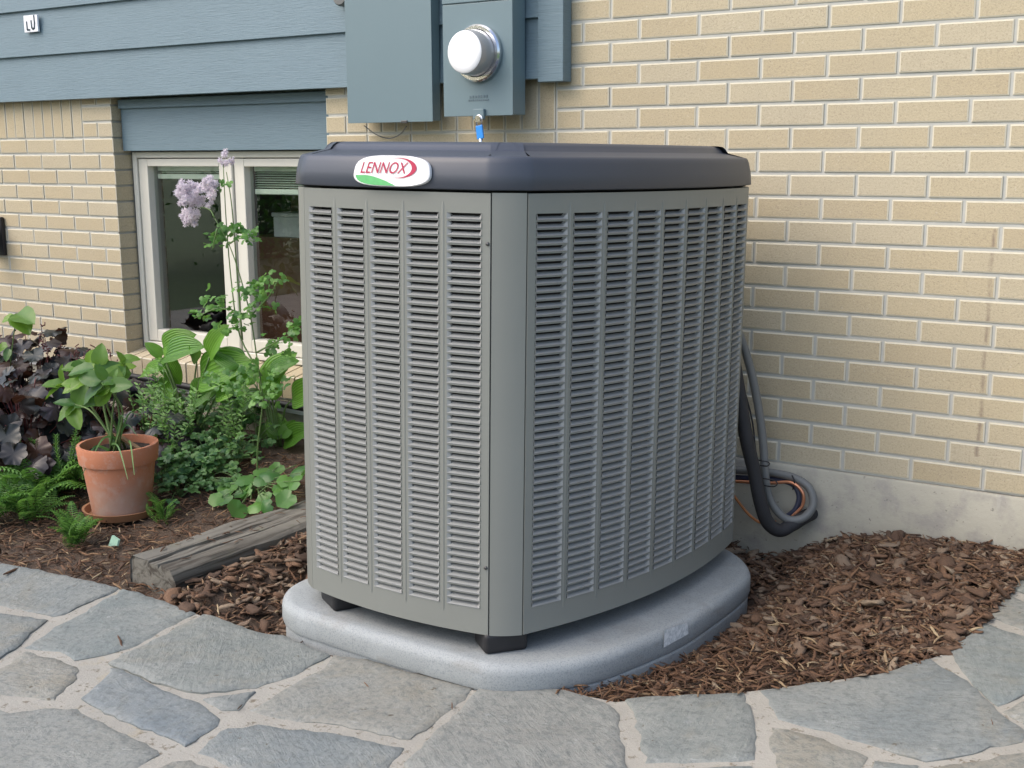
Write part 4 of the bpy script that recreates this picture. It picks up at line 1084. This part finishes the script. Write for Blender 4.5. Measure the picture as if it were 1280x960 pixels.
# pale splinters on the mulch that stand out
for px, py, L in ((940, 818, .055), (990, 828, .03), (1005, 842, .025), (1040, 822, .03), (1070, 838, .03), (925, 808, .04), (1085, 785, .05), (1000, 795, .035), (300, 755, .05), (262, 727, .04), (278, 735, .035)):
    p = on_surf(px, py, GB); V, F = SH[int(px) % 10]; m_ = xf(p.x, p.y, p.z + .012, L, .2)
    tag(obj('pale_splinter', [m_ @ Vector(q) for q in V], F, M['wood_piece']), 'pale straw coloured wood splinter lying on the mulch', 'splinter', 'pale splinters on the mulch')

# ================================================================== PLANTS
def grid_leaf(wfun, nseg, half, fold, droop, wave=0, cup=0, tip=1.0):
    V = []; UV = []; F = []; C_ = 2 * half + 1
    for i in range(nseg + 1):
        t_ = i / nseg; w_ = wfun(t_)
        for k in range(-half, half + 1):
            u_ = k / half; x = u_ * w_ / 2
            z = fold * abs(x) - droop * t_ * t_ + wave * math.sin(t_ * 17 + u_ * 2) * abs(u_) + cup * (x * x) * 4
            V.append((x, t_ * tip, z)); UV.append((u_ * .5 + .5, t_))
    for i in range(nseg):
        for k in range(C_ - 1): F.append((i * C_ + k, i * C_ + k + 1, (i + 1) * C_ + k + 1, (i + 1) * C_ + k))
    return V, F, UV
def disc_leaf(rfun, rings, nseg, cup, wave, notch=0.0):
    V = [(0, 0, 0)]; UV = [(.5, .5)]; F = []
    for r_ in range(1, rings + 1):
        for k in range(nseg):
            a_ = 2 * math.pi * k / nseg; R = rfun(a_) * r_ / rings; q = r_ / rings
            V.append((R * math.sin(a_), -R * math.cos(a_) + .38, cup * q * q + wave * (q ** 3 * math.sin(3 * a_ + 1) + .55 * q ** 6 * math.sin(11 * a_ + 2)))); UV.append((.5 + .5 * q * math.sin(a_), .5 - .5 * q * math.cos(a_)))
    V[0] = (0, .38, 0)
    for k in range(nseg): F.append((0, 1 + k, 1 + (k + 1) % nseg))
    for r_ in range(rings - 1):
        for k in range(nseg):
            a_ = 1 + r_ * nseg + k; b_ = 1 + r_ * nseg + (k + 1) % nseg; F.append((a_, a_ + nseg, b_ + nseg, b_))
    return V, F, UV
def leafmesh(name, vfu, mat):
    V, F, UV = vfu; me = meshdata(name, V, F, mat, True); l_ = me.uv_layers.new(name='UVMap')
    for lp in me.loops: l_.data[lp.index].uv = UV[lp.vertex_index]
    return me
def lmat(base, d_, nrm, L):
    d_ = Vector(d_).normalized(); nrm = Vector(nrm); x = d_.cross(nrm)
    if x.length < 1e-4: x = d_.cross(Vector((.3, .5, .8)))
    x.normalize(); z = x.cross(d_); m_ = Matrix.Identity(4)
    for i in range(3): m_[i][0] = x[i] * L; m_[i][1] = d_[i] * L; m_[i][2] = z[i] * L; m_[i][3] = base[i]
    return m_
def leaf(me, parent, base, d_, nrm, L, name='leaf'):
    o = bpy.data.objects.new(name, me); link(o, parent); m_ = lmat(Vector(base) - org(parent), d_, nrm, L); o.matrix_local = m_; return o
def rv(s): return Vector((rnd.gauss(0, s), rnd.gauss(0, s), rnd.gauss(0, s)))
TOCAM = Vector(-ray(640, 480)).normalized()
def pinch(t_, a_, b_): return max(0.0, t_ ** a_ * (1 - t_) ** b_)
ovate = lambda W_: (lambda t_: W_ * pinch(t_, .45, .75) / .44)
hostaM = [leafmesh('leaf', grid_leaf(ovate(w_), 12, 4, fo, dr, .012), M['hosta']) for w_, fo, dr in ((.62, .35, .22), (.72, .25, .30), (.55, .45, .12))]
potM = [leafmesh('leaf', grid_leaf(ovate(w_), 8, 3, fo, dr, .02), M['pot_leaf']) for w_, fo, dr in ((.66, .3, .2), (.75, .22, .3), (.58, .35, .1))]
def heu_r(a_):
    lob = .5 + .045 * math.cos(7 * a_) + .015 * math.cos(21 * a_ + 1)
    return lob * (1 - .62 * math.exp(-(min(a_, 2 * math.pi - a_) / .22) ** 2))
heuM = [leafmesh('leaf', disc_leaf(heu_r, 4, 42, c_, w_), m_) for c_, w_, m_ in ((-.10, .045, M['heuchera']), (.06, .06, M['heuchera']), (-.2, .05, M['heuchera']), (-.12, .06, M['heuchera_b']))]
rndM = [leafmesh('leaf', disc_leaf(lambda a_: .46 + .03 * math.cos(6 * a_) - .2 * math.exp(-(min(a_, 6.283 - a_) / .2) ** 2), 2, 18, c_, .03), M['round_leaf']) for c_ in (-.06, .08, -.15)]
def stems(parent, paths, r0, r1, mat, name='stem'):
    s = MB()
    for P in paths:
        C_ = catmull(P, 4) if len(P) > 2 else [Vector(p) for p in P]; n_ = len(C_)
        s.add(*tube_vf(C_, [r0 + (r1 - r0) * i / (n_ - 1) for i in range(n_)], 6))
    return s.obj(name, mat, parent, True)

# --- coral bells with dark leaves
def coral_bells(px, py, R, H, n_, label, Lf=.085, spikes=0, seedrot=0):
    b_ = on_surf(px, py, GB); t = thing('coral_bells', b_, label, 'plant', 'dark coral bells at the house end of the bed'); ps = []
    for i in range(n_):
        a_ = i * 2.39996 + seedrot; q = math.sqrt((i + .5) / n_); rr = R * q * rnd.uniform(.85, 1.1); hh = H * (1 - .75 * q ** 2.2) * rnd.uniform(.72, 1.08) + .02
        p = b_ + Vector((rr * math.cos(a_), rr * math.sin(a_), hh)); outw = Vector((math.cos(a_), math.sin(a_), 0))
        nrm = (Vector((0, 0, 1)) * (1.1 - .55 * q) + outw * (.9 * q) + TOCAM * .3 + rv(.42)).normalized(); d_ = (outw + Vector((0, 0, -.35 * q)) + rv(.3))
        d_ = d_ - nrm * d_.dot(nrm); L = Lf * rnd.uniform(.75, 1.25)
        leaf(rnd.choice(heuM), t, p, d_, nrm, L); ps.append([b_ + Vector((rr * .1 * math.cos(a_), rr * .1 * math.sin(a_), 0)), b_ + Vector((rr * .55 * math.cos(a_), rr * .55 * math.sin(a_), hh * .65)), p])
    stems(t, ps, .0022, .0016, M['stem_red'])
    for i in range(spikes):
        a_ = rnd.uniform(0, 6.28); p0 = b_ + Vector((rnd.uniform(-.05, .2), rnd.uniform(-.05, .05), H * .7)); p1 = p0 + Vector((rnd.uniform(-.02, .06), 0, rnd.uniform(.10, .2)))
        s = MB(); s.add(*tube_vf([p0, p0.lerp(p1, .5) + rv(.004), p1], .0012, 5))
        for k in range(16):
            q = p0.lerp(p1, .35 + .65 * k / 16) + rv(.006); s.add(*tube_vf([q, q + rv(.008)], .0022, 4))
        s.obj('flower_spike', M['stem_red'], t, True)
coral_bells(35, 588, .30, .34, 95, 'broad mound of dark purple scalloped leaves left of the flower pot', .095)
coral_bells(-40, 560, .34, .42, 80, 'tall dark purple leafed plant under the black wall lamp', .10, 0, 1)
coral_bells(105, 560, .26, .34, 80, 'dark leafed plant with thin maroon flower spikes against the brick wall', .085, 7, 2)
coral_bells(45, 545, .30, .42, 80, 'highest dark purple leafed mound against the brick below the lamp', .095, 3, 3)
coral_bells(185, 585, .20, .20, 55, 'small low dark leafed plant behind the flower pot', .07, 0, 4)

# --- terracotta pot, saucer, plant in it
pb = on_surf(153, 641, GB); dist = pr(pb)[2]; mpp = dist / FPX
RR = 49 * mpp; PHT = 90 * mpp; RB_ = 36.5 * mpp
sc_ = thing('pot_saucer', pb + Vector((0, 0, -.004)), 'round brown clay saucer under the terracotta pot', 'saucer')
V, F = lathe_vf([(0, .004), (RB_ * 1.10, .004), (RB_ * 1.22, .026), (RB_ * 1.30, .027), (RB_ * 1.16, .0), (0, .0)], 40, tuple(pb + Vector((0, 0, .0)))); obj('dish', V, F, M['saucer'], sc_, True, sharp=40)
pot = thing('flower_pot', pb + Vector((0, 0, .006)), 'terracotta flower pot with whitish bloom at its foot standing in a saucer', 'flower pot')
z0 = .006; rimh = PHT * .25
V, F = lathe_vf([(0, z0), (RB_ * .94, z0), (RB_ * .97, z0 + .006), (RR * .89, PHT - rimh), (RR * .90, PHT - rimh + .001)], 48, tuple(pb)); obj('body', V, F, M['terracotta'], pot, True, sharp=40)
V, F = lathe_vf([(RR * .89, PHT - rimh + .0012), (RR * .955, PHT - rimh + .0012), (RR * .965, PHT - rimh + .006), (RR, PHT - .006), (RR * .985, PHT), (RR * .91, PHT), (RR * .895, PHT - .006), (RR * .85, PHT - .06)], 48, tuple(pb)); obj('rim', V, F, M['terracotta'], pot, True, sharp=40)
V = []; F = []; n_ = 18
V.append((pb.x, pb.y, pb.z + PHT - .022))
for r_ in range(1, 5):
    for k in range(n_):
        a_ = 2 * math.pi * k / n_; q = RR * .868 * r_ / 4; V.append((pb.x + q * math.cos(a_), pb.y + q * math.sin(a_), pb.z + PHT - .027 + .012 * fbm(q * 40 * math.cos(a_), q * 40 * math.sin(a_), 3)))
for k in range(n_): F.append((0, 1 + k, 1 + (k + 1) % n_))
for r_ in range(3):
    for k in range(n_): F.append((1 + r_ * n_ + k, 1 + (r_ + 1) * n_ + k, 1 + (r_ + 1) * n_ + (k + 1) % n_, 1 + r_ * n_ + (k + 1) % n_))
obj('soil', V, F, M['soil'], pot, True)
pc = pb + Vector((0, 0, PHT - .014))
V, F = chip_vf(1, .33, .10, -.15, .5); m_ = Matrix.Translation(pc + Vector((.01, .02, .02))) @ Matrix.Rotation(R_(10), 4, 'Z') @ Matrix.Rotation(R_(18), 4, 'Y') @ Matrix.Rotation(R_(-35), 4, 'X') @ Matrix.Diagonal((RR * 1.1,) * 3 + (1,))
tag(obj('bark_piece', [m_ @ Vector(p) for p in V], F, M['wood_piece']), 'slab of tan bark lying on the soil in the flower pot', 'bark')
PY = pb.y
pp = thing('potted_plant', pc + Vector((0, 0, -.012)), 'bright green broad leafed plant growing in the terracotta pot', 'plant')
tips = [((104, 478), -.02), ((122, 465), -.05), ((134, 462), .02), ((157, 457), .0), ((93, 505), -.04), ((140, 488), -.06), ((85, 482), .02), ((110, 455), .05), ((128, 478), -.08)]
paths = []
for (x_, y_), dy in tips:
    tp = wpt(x_, y_, PY + dy); st = pc + Vector((rnd.uniform(-.05, .03), rnd.uniform(-.03, .03), -.01)); mid_ = st.lerp(tp, .5) + Vector((0, 0, .03)) + rv(.012); paths.append([st, mid_, tp])
    for k in range(rnd.choice((4, 4, 5))):
        a_ = k * 1.1 + rnd.uniform(0, .8); right_ = Vector(MC[0]); up_ = Vector(-MC[1])
        d_ = right_ * math.cos(a_ * 1.05) + up_ * (math.sin(a_ * 1.05) * .75 - .15) + TOCAM * rnd.uniform(-.2, .5)
        nrm = Vector((0, 0, 1)) * .8 + TOCAM * .8 + rv(.35); leaf(rnd.choice(potM), pp, tp + rv(.008), d_, nrm, rnd.uniform(.06, .105))
stems(pp, paths, .0045, .0022, M['stem'])
blades = []
for x_, y_, dy in ((104, 592, -.13), (160, 600, -.17), (168, 594, -.16), (112, 578, -.12), (172, 545, -.02), (175, 520, .03), (157, 525, -.05)):
    e_ = wpt(x_, y_, PY + dy); st = pc + rv(.02) + Vector((0, 0, .01)); md = st.lerp(e_, .55) + Vector((0, 0, .055)); blades.append([st, md, e_])
V, F = [], []; s = MB()
for P in blades:
    C_ = catmull(P, 6); n_ = len(C_)
    for i, q in enumerate(C_):
        w_ = .005 * (1 - .8 * i / (n_ - 1)); tg_ = (C_[min(i + 1, n_ - 1)] - C_[max(0, i - 1)]).normalized(); sd_ = tg_.cross(TOCAM).normalized() * w_; V += [q - sd_, q + sd_ + Vector((0, 0, .001))]
    b0 = len(V) - 2 * n_
    for i in range(n_ - 1): F.append((b0 + 2 * i, b0 + 2 * i + 1, b0 + 2 * i + 3, b0 + 2 * i + 2))
obj('blade', V, F, M['columbine'], pp, True)

# --- hostas
def pix_leaf(me, t, root, bx_, by_, tx_, ty_, Yb, Yt, up=.6, L=1.0, cam_=.8):
    b_, e_ = wpt(bx_, by_, Yb), wpt(tx_, ty_, Yt); d_ = e_ - b_
    leaf(me, t, b_, d_, Vector((0, 0, 1)) * up + TOCAM * cam_ + rv(.15), d_.length * L)
    return [root + rv(.012), root.lerp(b_, .55) + Vector((0, 0, .04)) , b_]
h1 = on_surf(238, 560, GB); t1 = thing('hosta', h1, 'hosta with large ribbed green leaves below the left window pane', 'hosta', 'hostas under the window')
Y1 = h1.y; ps = []
for L_ in ((204, 437, 233, 418), (206, 447, 246, 431), (204, 446, 224, 478), (202, 447, 184, 428), (206, 461, 173, 466), (246, 452, 243, 436), (262, 446, 279, 409), (250, 474, 296, 449), (303, 458, 268, 434), (252, 471, 249, 505), (226, 492, 219, 522), (214, 500, 200, 470), (236, 505, 262, 480), (270, 492, 300, 470)):
    ps.append(pix_leaf(rnd.choice(hostaM), t1, h1, *L_, Y1 + rnd.uniform(-.03, .03), Y1 + rnd.uniform(-.05, .03), L=1.08))
stems(t1, ps, .005, .003, M['stem'])
h2 = on_surf(346, 556, GB); t2 = thing('hosta', h2, 'hosta with upright leaves close beside the condenser', 'hosta', 'hostas under the window')
Y2 = h2.y; ps = []
for L_ in ((331, 488, 352, 442), (336, 470, 362, 446), (328, 498, 283, 512), (345, 500, 330, 462), (318, 480, 296, 452), (352, 545, 336, 520), (352, 548, 366, 525), (348, 550, 345, 515), (356, 552, 384, 535), (365, 500, 392, 480), (340, 548, 322, 530)):
    ps.append(pix_leaf(rnd.choice(hostaM), t2, h2, *L_, Y2 + rnd.uniform(-.03, .02), Y2 + rnd.uniform(-.05, .02), L=1.06))
stems(t2, ps, .005, .003, M['stem'])

# --- tall meadow rue with mauve puffs
mr = on_surf(322, 610, GB); YM = mr.y
t = thing('meadow_rue', mr, 'tall slender meadow rue with fluffy mauve flower heads before the window', 'plant')
W3 = lambda x_, y_, dy=0: wpt(x_, y_, YM + dy)
stemP = [[mr, W3(322, 560), W3(328, 500), W3(320, 440), W3(313, 395), W3(300, 345, -.02), W3(286, 305, -.03), W3(268, 272, -.05)], [W3(327, 470), W3(300, 420, .02), W3(290, 360, .03), W3(283, 280, .03), W3(279, 205, .03)],
         [W3(303, 425, .03), W3(297, 350, .05), W3(290, 260, .05), W3(283, 215, .05)], [W3(286, 305, -.03), W3(300, 298, -.03), W3(318, 302, -.02)], [W3(313, 395), W3(275, 385, -.03), W3(243, 398, -.05)], [W3(313, 395), W3(335, 372, -.03), W3(348, 350, -.05)],
         [W3(322, 440), W3(350, 425, -.03), W3(378, 412, -.04)], [W3(268, 272, -.05), W3(262, 262, -.05), W3(246, 258, -.05)], [W3(272, 285, -.05), W3(268, 300, -.05), W3(265, 312, -.05)]]
stems(t, stemP, .0032, .0014, M['stem'])
fan_r = lambda a_: .24 + .27 * abs(math.cos(1.5 * a_ + math.pi / 2)) ** .7
small = [disc_leaf(fan_r, 1, 18, c_, .06) for c_ in (.06, -.12, -.2)]
s = MB()
def cluster(s, c, n_, rad, L, flat=.6):
    for k in range(n_):
        p = c + Vector((rnd.gauss(0, rad), rnd.gauss(0, rad), rnd.gauss(0, rad * flat))); d_ = Vector((rnd.uniform(-1, 1), rnd.uniform(-1, .6), rnd.uniform(-.6, .5))); nrm = Vector((0, 0, .8)) + TOCAM * .7 + rv(.45)
        V, F, UV = rnd.choice(small); m_ = lmat(p, d_, nrm, L * rnd.uniform(.7, 1.3)); s.add([m_ @ Vector(q) for q in V], F)
for x_, y_, n_, r_ in ((272, 290, 5, .018), (270, 306, 5, .02), (288, 290, 6, .02), (296, 285, 5, .015), (308, 298, 7, .022), (314, 290, 4, .012), (262, 300, 4, .015), (250, 392, 5, .02), (262, 378, 6, .025), (275, 368, 7, .022), (283, 385, 4, .02), (310, 365, 9, .03), (325, 358, 10, .03), (338, 350, 8, .025), (330, 378, 8, .028), (305, 392, 8, .02), (292, 388, 5, .02), (300, 405, 6, .02), (285, 412, 6, .02), (350, 425, 7, .025), (365, 415, 7, .02), (375, 405, 5, .016), (340, 432, 5, .02), (360, 440, 5, .02), (281, 232, 3, .008), (300, 470, 12, .035), (320, 462, 10, .03), (280, 480, 12, .035), (305, 490, 10, .03), (340, 470, 8, .03), (265, 470, 8, .03), (330, 495, 9, .03)):
    cluster(s, W3(x_, y_, rnd.uniform(-.06, .02)), int(n_ * 1.7), r_, .027)
s.obj('leaflets', M['rue'], t, True)['kind'] = 'stuff'
def puff(c, R, n_, name='flower_head'):
    s = MB()
    for k in range(n_):
        while True:
            q = Vector((rnd.uniform(-1, 1), rnd.uniform(-1, 1), rnd.uniform(-1, 1)))
            if q.length < 1: break
        fc = c + Vector((q.x * R * 1.0, q.y * R * .6, q.z * R)); fr_ = rnd.uniform(.010, .015)
        for j in range(60):
            d_ = rv(1).normalized(); e_ = fc + d_ * fr_ * rnd.uniform(.7, 1.1); sd_ = d_.cross(rv(1)).normalized() * .0009
            s.add([fc - sd_ * .4, fc + sd_ * .4, e_ + sd_ * 1.6, e_ - sd_ * 1.6], [(0, 1, 2, 3)])
    return s.obj(name, M['mauve'], t)
m4 = pr(W3(245, 250))[2] / FPX
for x_, y_, R_p, n_ in ((238, 255, 13, 17), (255, 240, 15, 22), (233, 240, 11, 14), (226, 245, 8, 9), (243, 268, 10, 12), (262, 232, 9, 10), (235, 272, 8, 8)): puff(W3(x_, y_, -.05 + rnd.uniform(-.03, .03)), R_p * m4 * 1.35, int(n_ * 1.5))
puff(W3(281, 200, .03), 11 * m4, 9)

# --- blue-green ground cover
s_lab = 'bushy plant with small lobed blue-green leaves between the pot and the hostas'
for x_, y_, n_, H in ((205, 612, 100, .12), (232, 600, 110, .12), (262, 590, 110, .14), (292, 585, 80, .12), (218, 575, 100, .16), (250, 565, 100, .16), (195, 560, 80, .18), (285, 555, 90, .16), (318, 560, 50, .12), (240, 545, 70, .16), (270, 540, 90, .2), (210, 548, 80, .22), (300, 545, 70, .2), (225, 620, 60, .08), (180, 600, 70, .14), (250, 610, 60, .09)):
    b_ = on_surf(x_, y_, GB); t = thing('columbine', b_, s_lab, 'plant', 'leafy ground cover in the bed'); s = MB(); ps = []
    for k in range(n_ // 3):
        a_ = rnd.uniform(0, 6.283); q = math.sqrt(rnd.random()) * .14; p = b_ + Vector((q * math.cos(a_), q * math.sin(a_), H * (1 - .5 * (q / .14) ** 2) * rnd.uniform(.45, 1.05)))
        ps.append([b_ + rv(.01), b_.lerp(p, .5) + Vector((0, 0, .02)), p])
        for j in range(3):
            d_ = Vector((math.cos(a_ + (j - 1) * 1.3), math.sin(a_ + (j - 1) * 1.3), rnd.uniform(-.4, .3))); V, F, UV = rnd.choice(small); m_ = lmat(p, d_, Vector((0, 0, 1)) + TOCAM * .6 + rv(.4), rnd.uniform(.024, .040)); s.add([m_ @ Vector(v__) for v__ in V], F)
    s.obj('leaflets', M['columbine'], t, True)['kind'] = 'stuff'; stems(t, ps, .0016, .001, M['stem'])
# feathery pale shoots behind the pot
for x_, y_ in ((195, 545), (213, 552), (185, 520), (232, 535), (300, 535), (205, 525)):
    b_ = on_surf(x_, y_ + 40, GB); t = thing('feathery_shoot', b_, 'pale green feathery shoots rising behind the flower pot', 'plant', 'feathery shoots behind the pot'); s = MB(); ps = []
    for k in range(7):
        e_ = b_ + Vector((rnd.uniform(-.1, .1), rnd.uniform(-.05, .05), rnd.uniform(.18, .34))); P = [b_, b_.lerp(e_, .5) + rv(.015), e_]; ps.append(P); C_ = catmull(P, 8)
        for i, q in enumerate(C_[5:]):
            for sg in (-1, 1):
                d_ = Vector((sg * .8, rnd.uniform(-.5, .2), .45)) + rv(.2); V, F, UV = grid_leaf(lambda t_: .3 * pinch(t_, .5, .6) / .5, 3, 1, .2, .1); m_ = lmat(q, d_, TOCAM + Vector((0, 0, .6)) + rv(.2), rnd.uniform(.018, .032)); s.add([m_ @ Vector(v__) for v__ in V], F)
    s.obj('leaflets', M['fern'], t, True)['kind'] = 'stuff'; stems(t, ps, .0018, .001, M['stem'])
# --- round-leaved plant in front, leaf by leaf
rb = on_surf(320, 618, GB); t = thing('nasturtium', rb, 'low plant with rounded bright green leaves at the timber edge', 'plant'); ps = []
for x_, y_ in ((268, 600), (283, 613), (300, 606), (318, 598), (334, 600), (345, 588), (360, 596), (371, 583), (310, 622), (327, 628), (291, 629), (279, 632), (302, 637), (333, 618), (345, 609), (357, 611), (367, 620), (263, 589), (275, 585), (375, 603), (314, 611), (339, 632), (352, 583), (326, 586), (380, 592), (255, 612)):
    p = wpt(x_, y_ - 2, rb.y + (y_ - 605) * -.0035 + rnd.uniform(-.02, .02)); d_ = Vector((rnd.uniform(-1, 1), rnd.uniform(-1, .2), -.3)); nrm = Vector((0, 0, 1)) + TOCAM * .7 + rv(.3)
    p.z = max(p.z, GB(p.x, p.y) + .03); leaf(rnd.choice(rndM), t, p, d_, nrm, rnd.uniform(.05, .085)); ps.append([rb + rv(.03), rb.lerp(p, .5) + Vector((0, 0, .02)), p])
stems(t, ps, .0018, .0014, M['stem'])
# --- low ferns at the left
FR = None
def frond_vf(L, n_=16):
    V = []; F = []
    for i in range(n_):
        t_ = (i + .5) / n_; z = .35 * L * math.sin(t_ * 2.2) ; y = L * t_; w_ = L * .16 * (math.sin(math.pi * (t_ * .86 + .1)) + .1)
        for sg in (-1, 1):
            b0 = len(V); V += [(0, y - .012 * L, z), (0, y + .012 * L, z), (sg * w_ * .6, y + .045 * L, z + .01 * L), (sg * w_, y + .03 * L, z - .02 * L), (sg * w_ * .6, y - .0 * L, z)]
            F.append((b0, b0 + 1, b0 + 2, b0 + 3, b0 + 4))
    return V, F
frM = []
for _ in range(3):
    V, F = frond_vf(1.0); C_ = catmull([(0, 0, 0), (0, .3, .35 * math.sin(.66)), (0, .65, .35 * math.sin(1.43)), (0, 1, .35 * math.sin(2.2))], 4); s = MB(); s.add(V, F); s.add(*tube_vf(C_, .008, 5)); frM.append(meshdata('frond', s.v, s.f, M['fern'], False))
for x_, y_, n_, R, lab in ((18, 634, 30, .21, 0), (60, 622, 30, .21, 0), (-20, 655, 26, .20, 0), (42, 650, 22, .16, 0), (85, 612, 18, .15, 0), (5, 612, 22, .19, 0)):
    b_ = on_surf(x_, y_, GB); t = thing('fern', b_, 'low spreading ferny green plant in front of the purple leaves', 'fern', 'low ferns in front of the coral bells')
    for k in range(n_):
        a_ = k * 2.4 + rnd.uniform(-.3, .3); d_ = Vector((math.cos(a_), math.sin(a_), rnd.uniform(.0, .55))); leaf(rnd.choice(frM), t, b_ + rv(.015) + Vector((0, 0, .006)), d_, Vector((0, 0, 1)) + rv(.2), R * rnd.uniform(.6, 1.15), 'frond')
for x_, y_, n_, R, lab in ((95, 680, 34, .11, 'small tufted green seedling in the mulch before the saucer'), (205, 650, 18, .09, 'little green weed growing beside the saucer')):
    b_ = on_surf(x_, y_, GB); t = thing('seedling', b_, lab, 'plant')
    for k in range(n_):
        a_ = k * 2.4; d_ = Vector((math.cos(a_), math.sin(a_), rnd.uniform(.2, 1.2))); leaf(rnd.choice(frM), t, b_ + rv(.012), d_, Vector((0, 0, 1)) + rv(.3), R * rnd.uniform(.6, 1.2), 'frond')
# --- spurge stalks
b_ = on_surf(85, 612, GB); t = thing('spurge', b_, 'upright bottlebrush green stalks between purple leaves and flower pot', 'plant')
for x0_, y0_, x1_, y1_, x2_, y2_ in ((75, 604, 55, 578, 38, 550), (72, 600, 62, 580, 43, 552), (82, 606, 72, 570, 70, 545), (88, 606, 88, 572, 96, 536), (96, 607, 91, 575, 98, 548), (64, 598, 36, 578, 22, 550), (90, 602, 100, 585, 104, 600)):
    P = [wpt(x0_, y0_, b_.y), wpt(x1_, y1_, b_.y - .03), wpt(x2_, y2_, b_.y - .05)]; C_ = catmull(P, 12); s = MB(); s.add(*tube_vf(C_, .002, 5)); V0, F0, _u = grid_leaf(lambda t_: .3 * pinch(t_, .5, .6) / .5, 2, 1, .2, .1)
    for i, q in enumerate(C_[6:]):
        for k in range(5):
            a_ = k * 1.257 + i * .6; d_ = Vector((math.cos(a_), math.sin(a_), .7)); m_ = lmat(q, d_, Vector((0, 0, 1)), .017); s.add([m_ @ Vector(v__) for v__ in V0], F0)
    s.obj('stalk', M['fern'], t)
# --- bright shoot poking over the purple leaves, far left
b_ = on_surf(10, 560, GB); t = thing('bright_shoot', b_, 'bright green drooping shoot sticking up over the dark leaves at the wall', 'plant'); YS = b_.y
ps = [[b_, wpt(12, 470, YS), wpt(20, 395, YS)]]; stems(t, ps, .003, .002, M['stem'])
for L_ in ((20, 393, 14, 402), (20, 392, 30, 406), (21, 392, 33, 396), (18, 396, 6, 399), (10, 433, -4, 437), (12, 436, 8, 446)):
    p, e_ = wpt(L_[0], L_[1], YS), wpt(L_[2], L_[3], YS - .02); leaf(potM[0], t, p, e_ - p, Vector((0, 0, 1)) + TOCAM, (e_ - p).length * 1.5)
# plant marker
p = on_surf(139, 683, GB); t = tag(obj('plant_marker', [p + Vector(q) for q in ((-.014, 0, 0), (.02, .004, -.002), (.022, .012, .022), (-.008, .012, .032), (-.012, .006, 0), (.022, .010, -.002), (.024, .018, .022), (-.006, .018, .032))], [(0, 1, 2, 3), (7, 6, 5, 4), (0, 4, 5, 1), (1, 5, 6, 2), (2, 6, 7, 3), (3, 7, 4, 0)], M['marker']), 'tiny pale green plastic plant marker in the mulch', 'plant marker')

# ================================================================== GARDEN TREES reflected in the window glass
def tree(x, y, H, R, label):
    b_ = Vector((x, y, -1.70)); t = thing('garden_tree', b_, label, 'tree', 'garden trees across the lawn'); top = b_ + Vector((0, 0, H))
    P = [b_ + Vector((0, 0, -.1)), b_ + Vector((.08, .05, H * .3)), b_ + Vector((-.05, .1, H * .62)), top]
    s = MB(); s.add(*tube_vf(catmull(P, 4), [.16 * (1 - i / 14) + .02 for i in range(13)], 8))
    for k in range(7):
        a_ = k * 2.4; q = b_ + Vector((0, 0, H * (.3 + .07 * k))); s.add(*tube_vf([q, q + Vector((math.cos(a_) * R * .4, math.sin(a_) * R * .4, H * .08)), q + Vector((math.cos(a_) * R * .8, math.sin(a_) * R * .8, H * .2))], [.05, .035, .015], 6))
    s.obj('trunk', M['bark'], t, True); s = MB(); cl = [(rnd.uniform(-.8, .8) * R, rnd.uniform(-.8, .8) * R, H * rnd.uniform(.12, .95), R * rnd.uniform(.3, .5)) for _ in range(26)]
    for cx, cy, cz, cr in cl:
        for _ in range(420):
            p = b_ + Vector((cx + rnd.gauss(0, cr * .5), cy + rnd.gauss(0, cr * .5), max(.05, cz + rnd.gauss(0, cr * .5)))); m_ = lmat(p, rv(1), rv(1) + Vector((0, 0, .6)), rnd.uniform(.05, .095)); s.add([m_ @ Vector(q) for q in ((-.3, 0, 0), (0, .5, .05), (.3, 0, 0), (0, -.5, .05))], [(0, 1, 2, 3)])
    s.obj('crown', M['tree_leaf'], t)
for k, (x, y, H, R) in enumerate(((-7.5, -6.5, 3.6, 1.7), (-10.5, -8.0, 4.6, 2.1), (-5.6, -9.0, 4.2, 1.9), (-12.5, -5.0, 4.0, 1.9), (-8.5, -11.0, 5.0, 2.2))):
    tree(x, y, H, R, 'leafy garden tree standing across the lawn from the house')
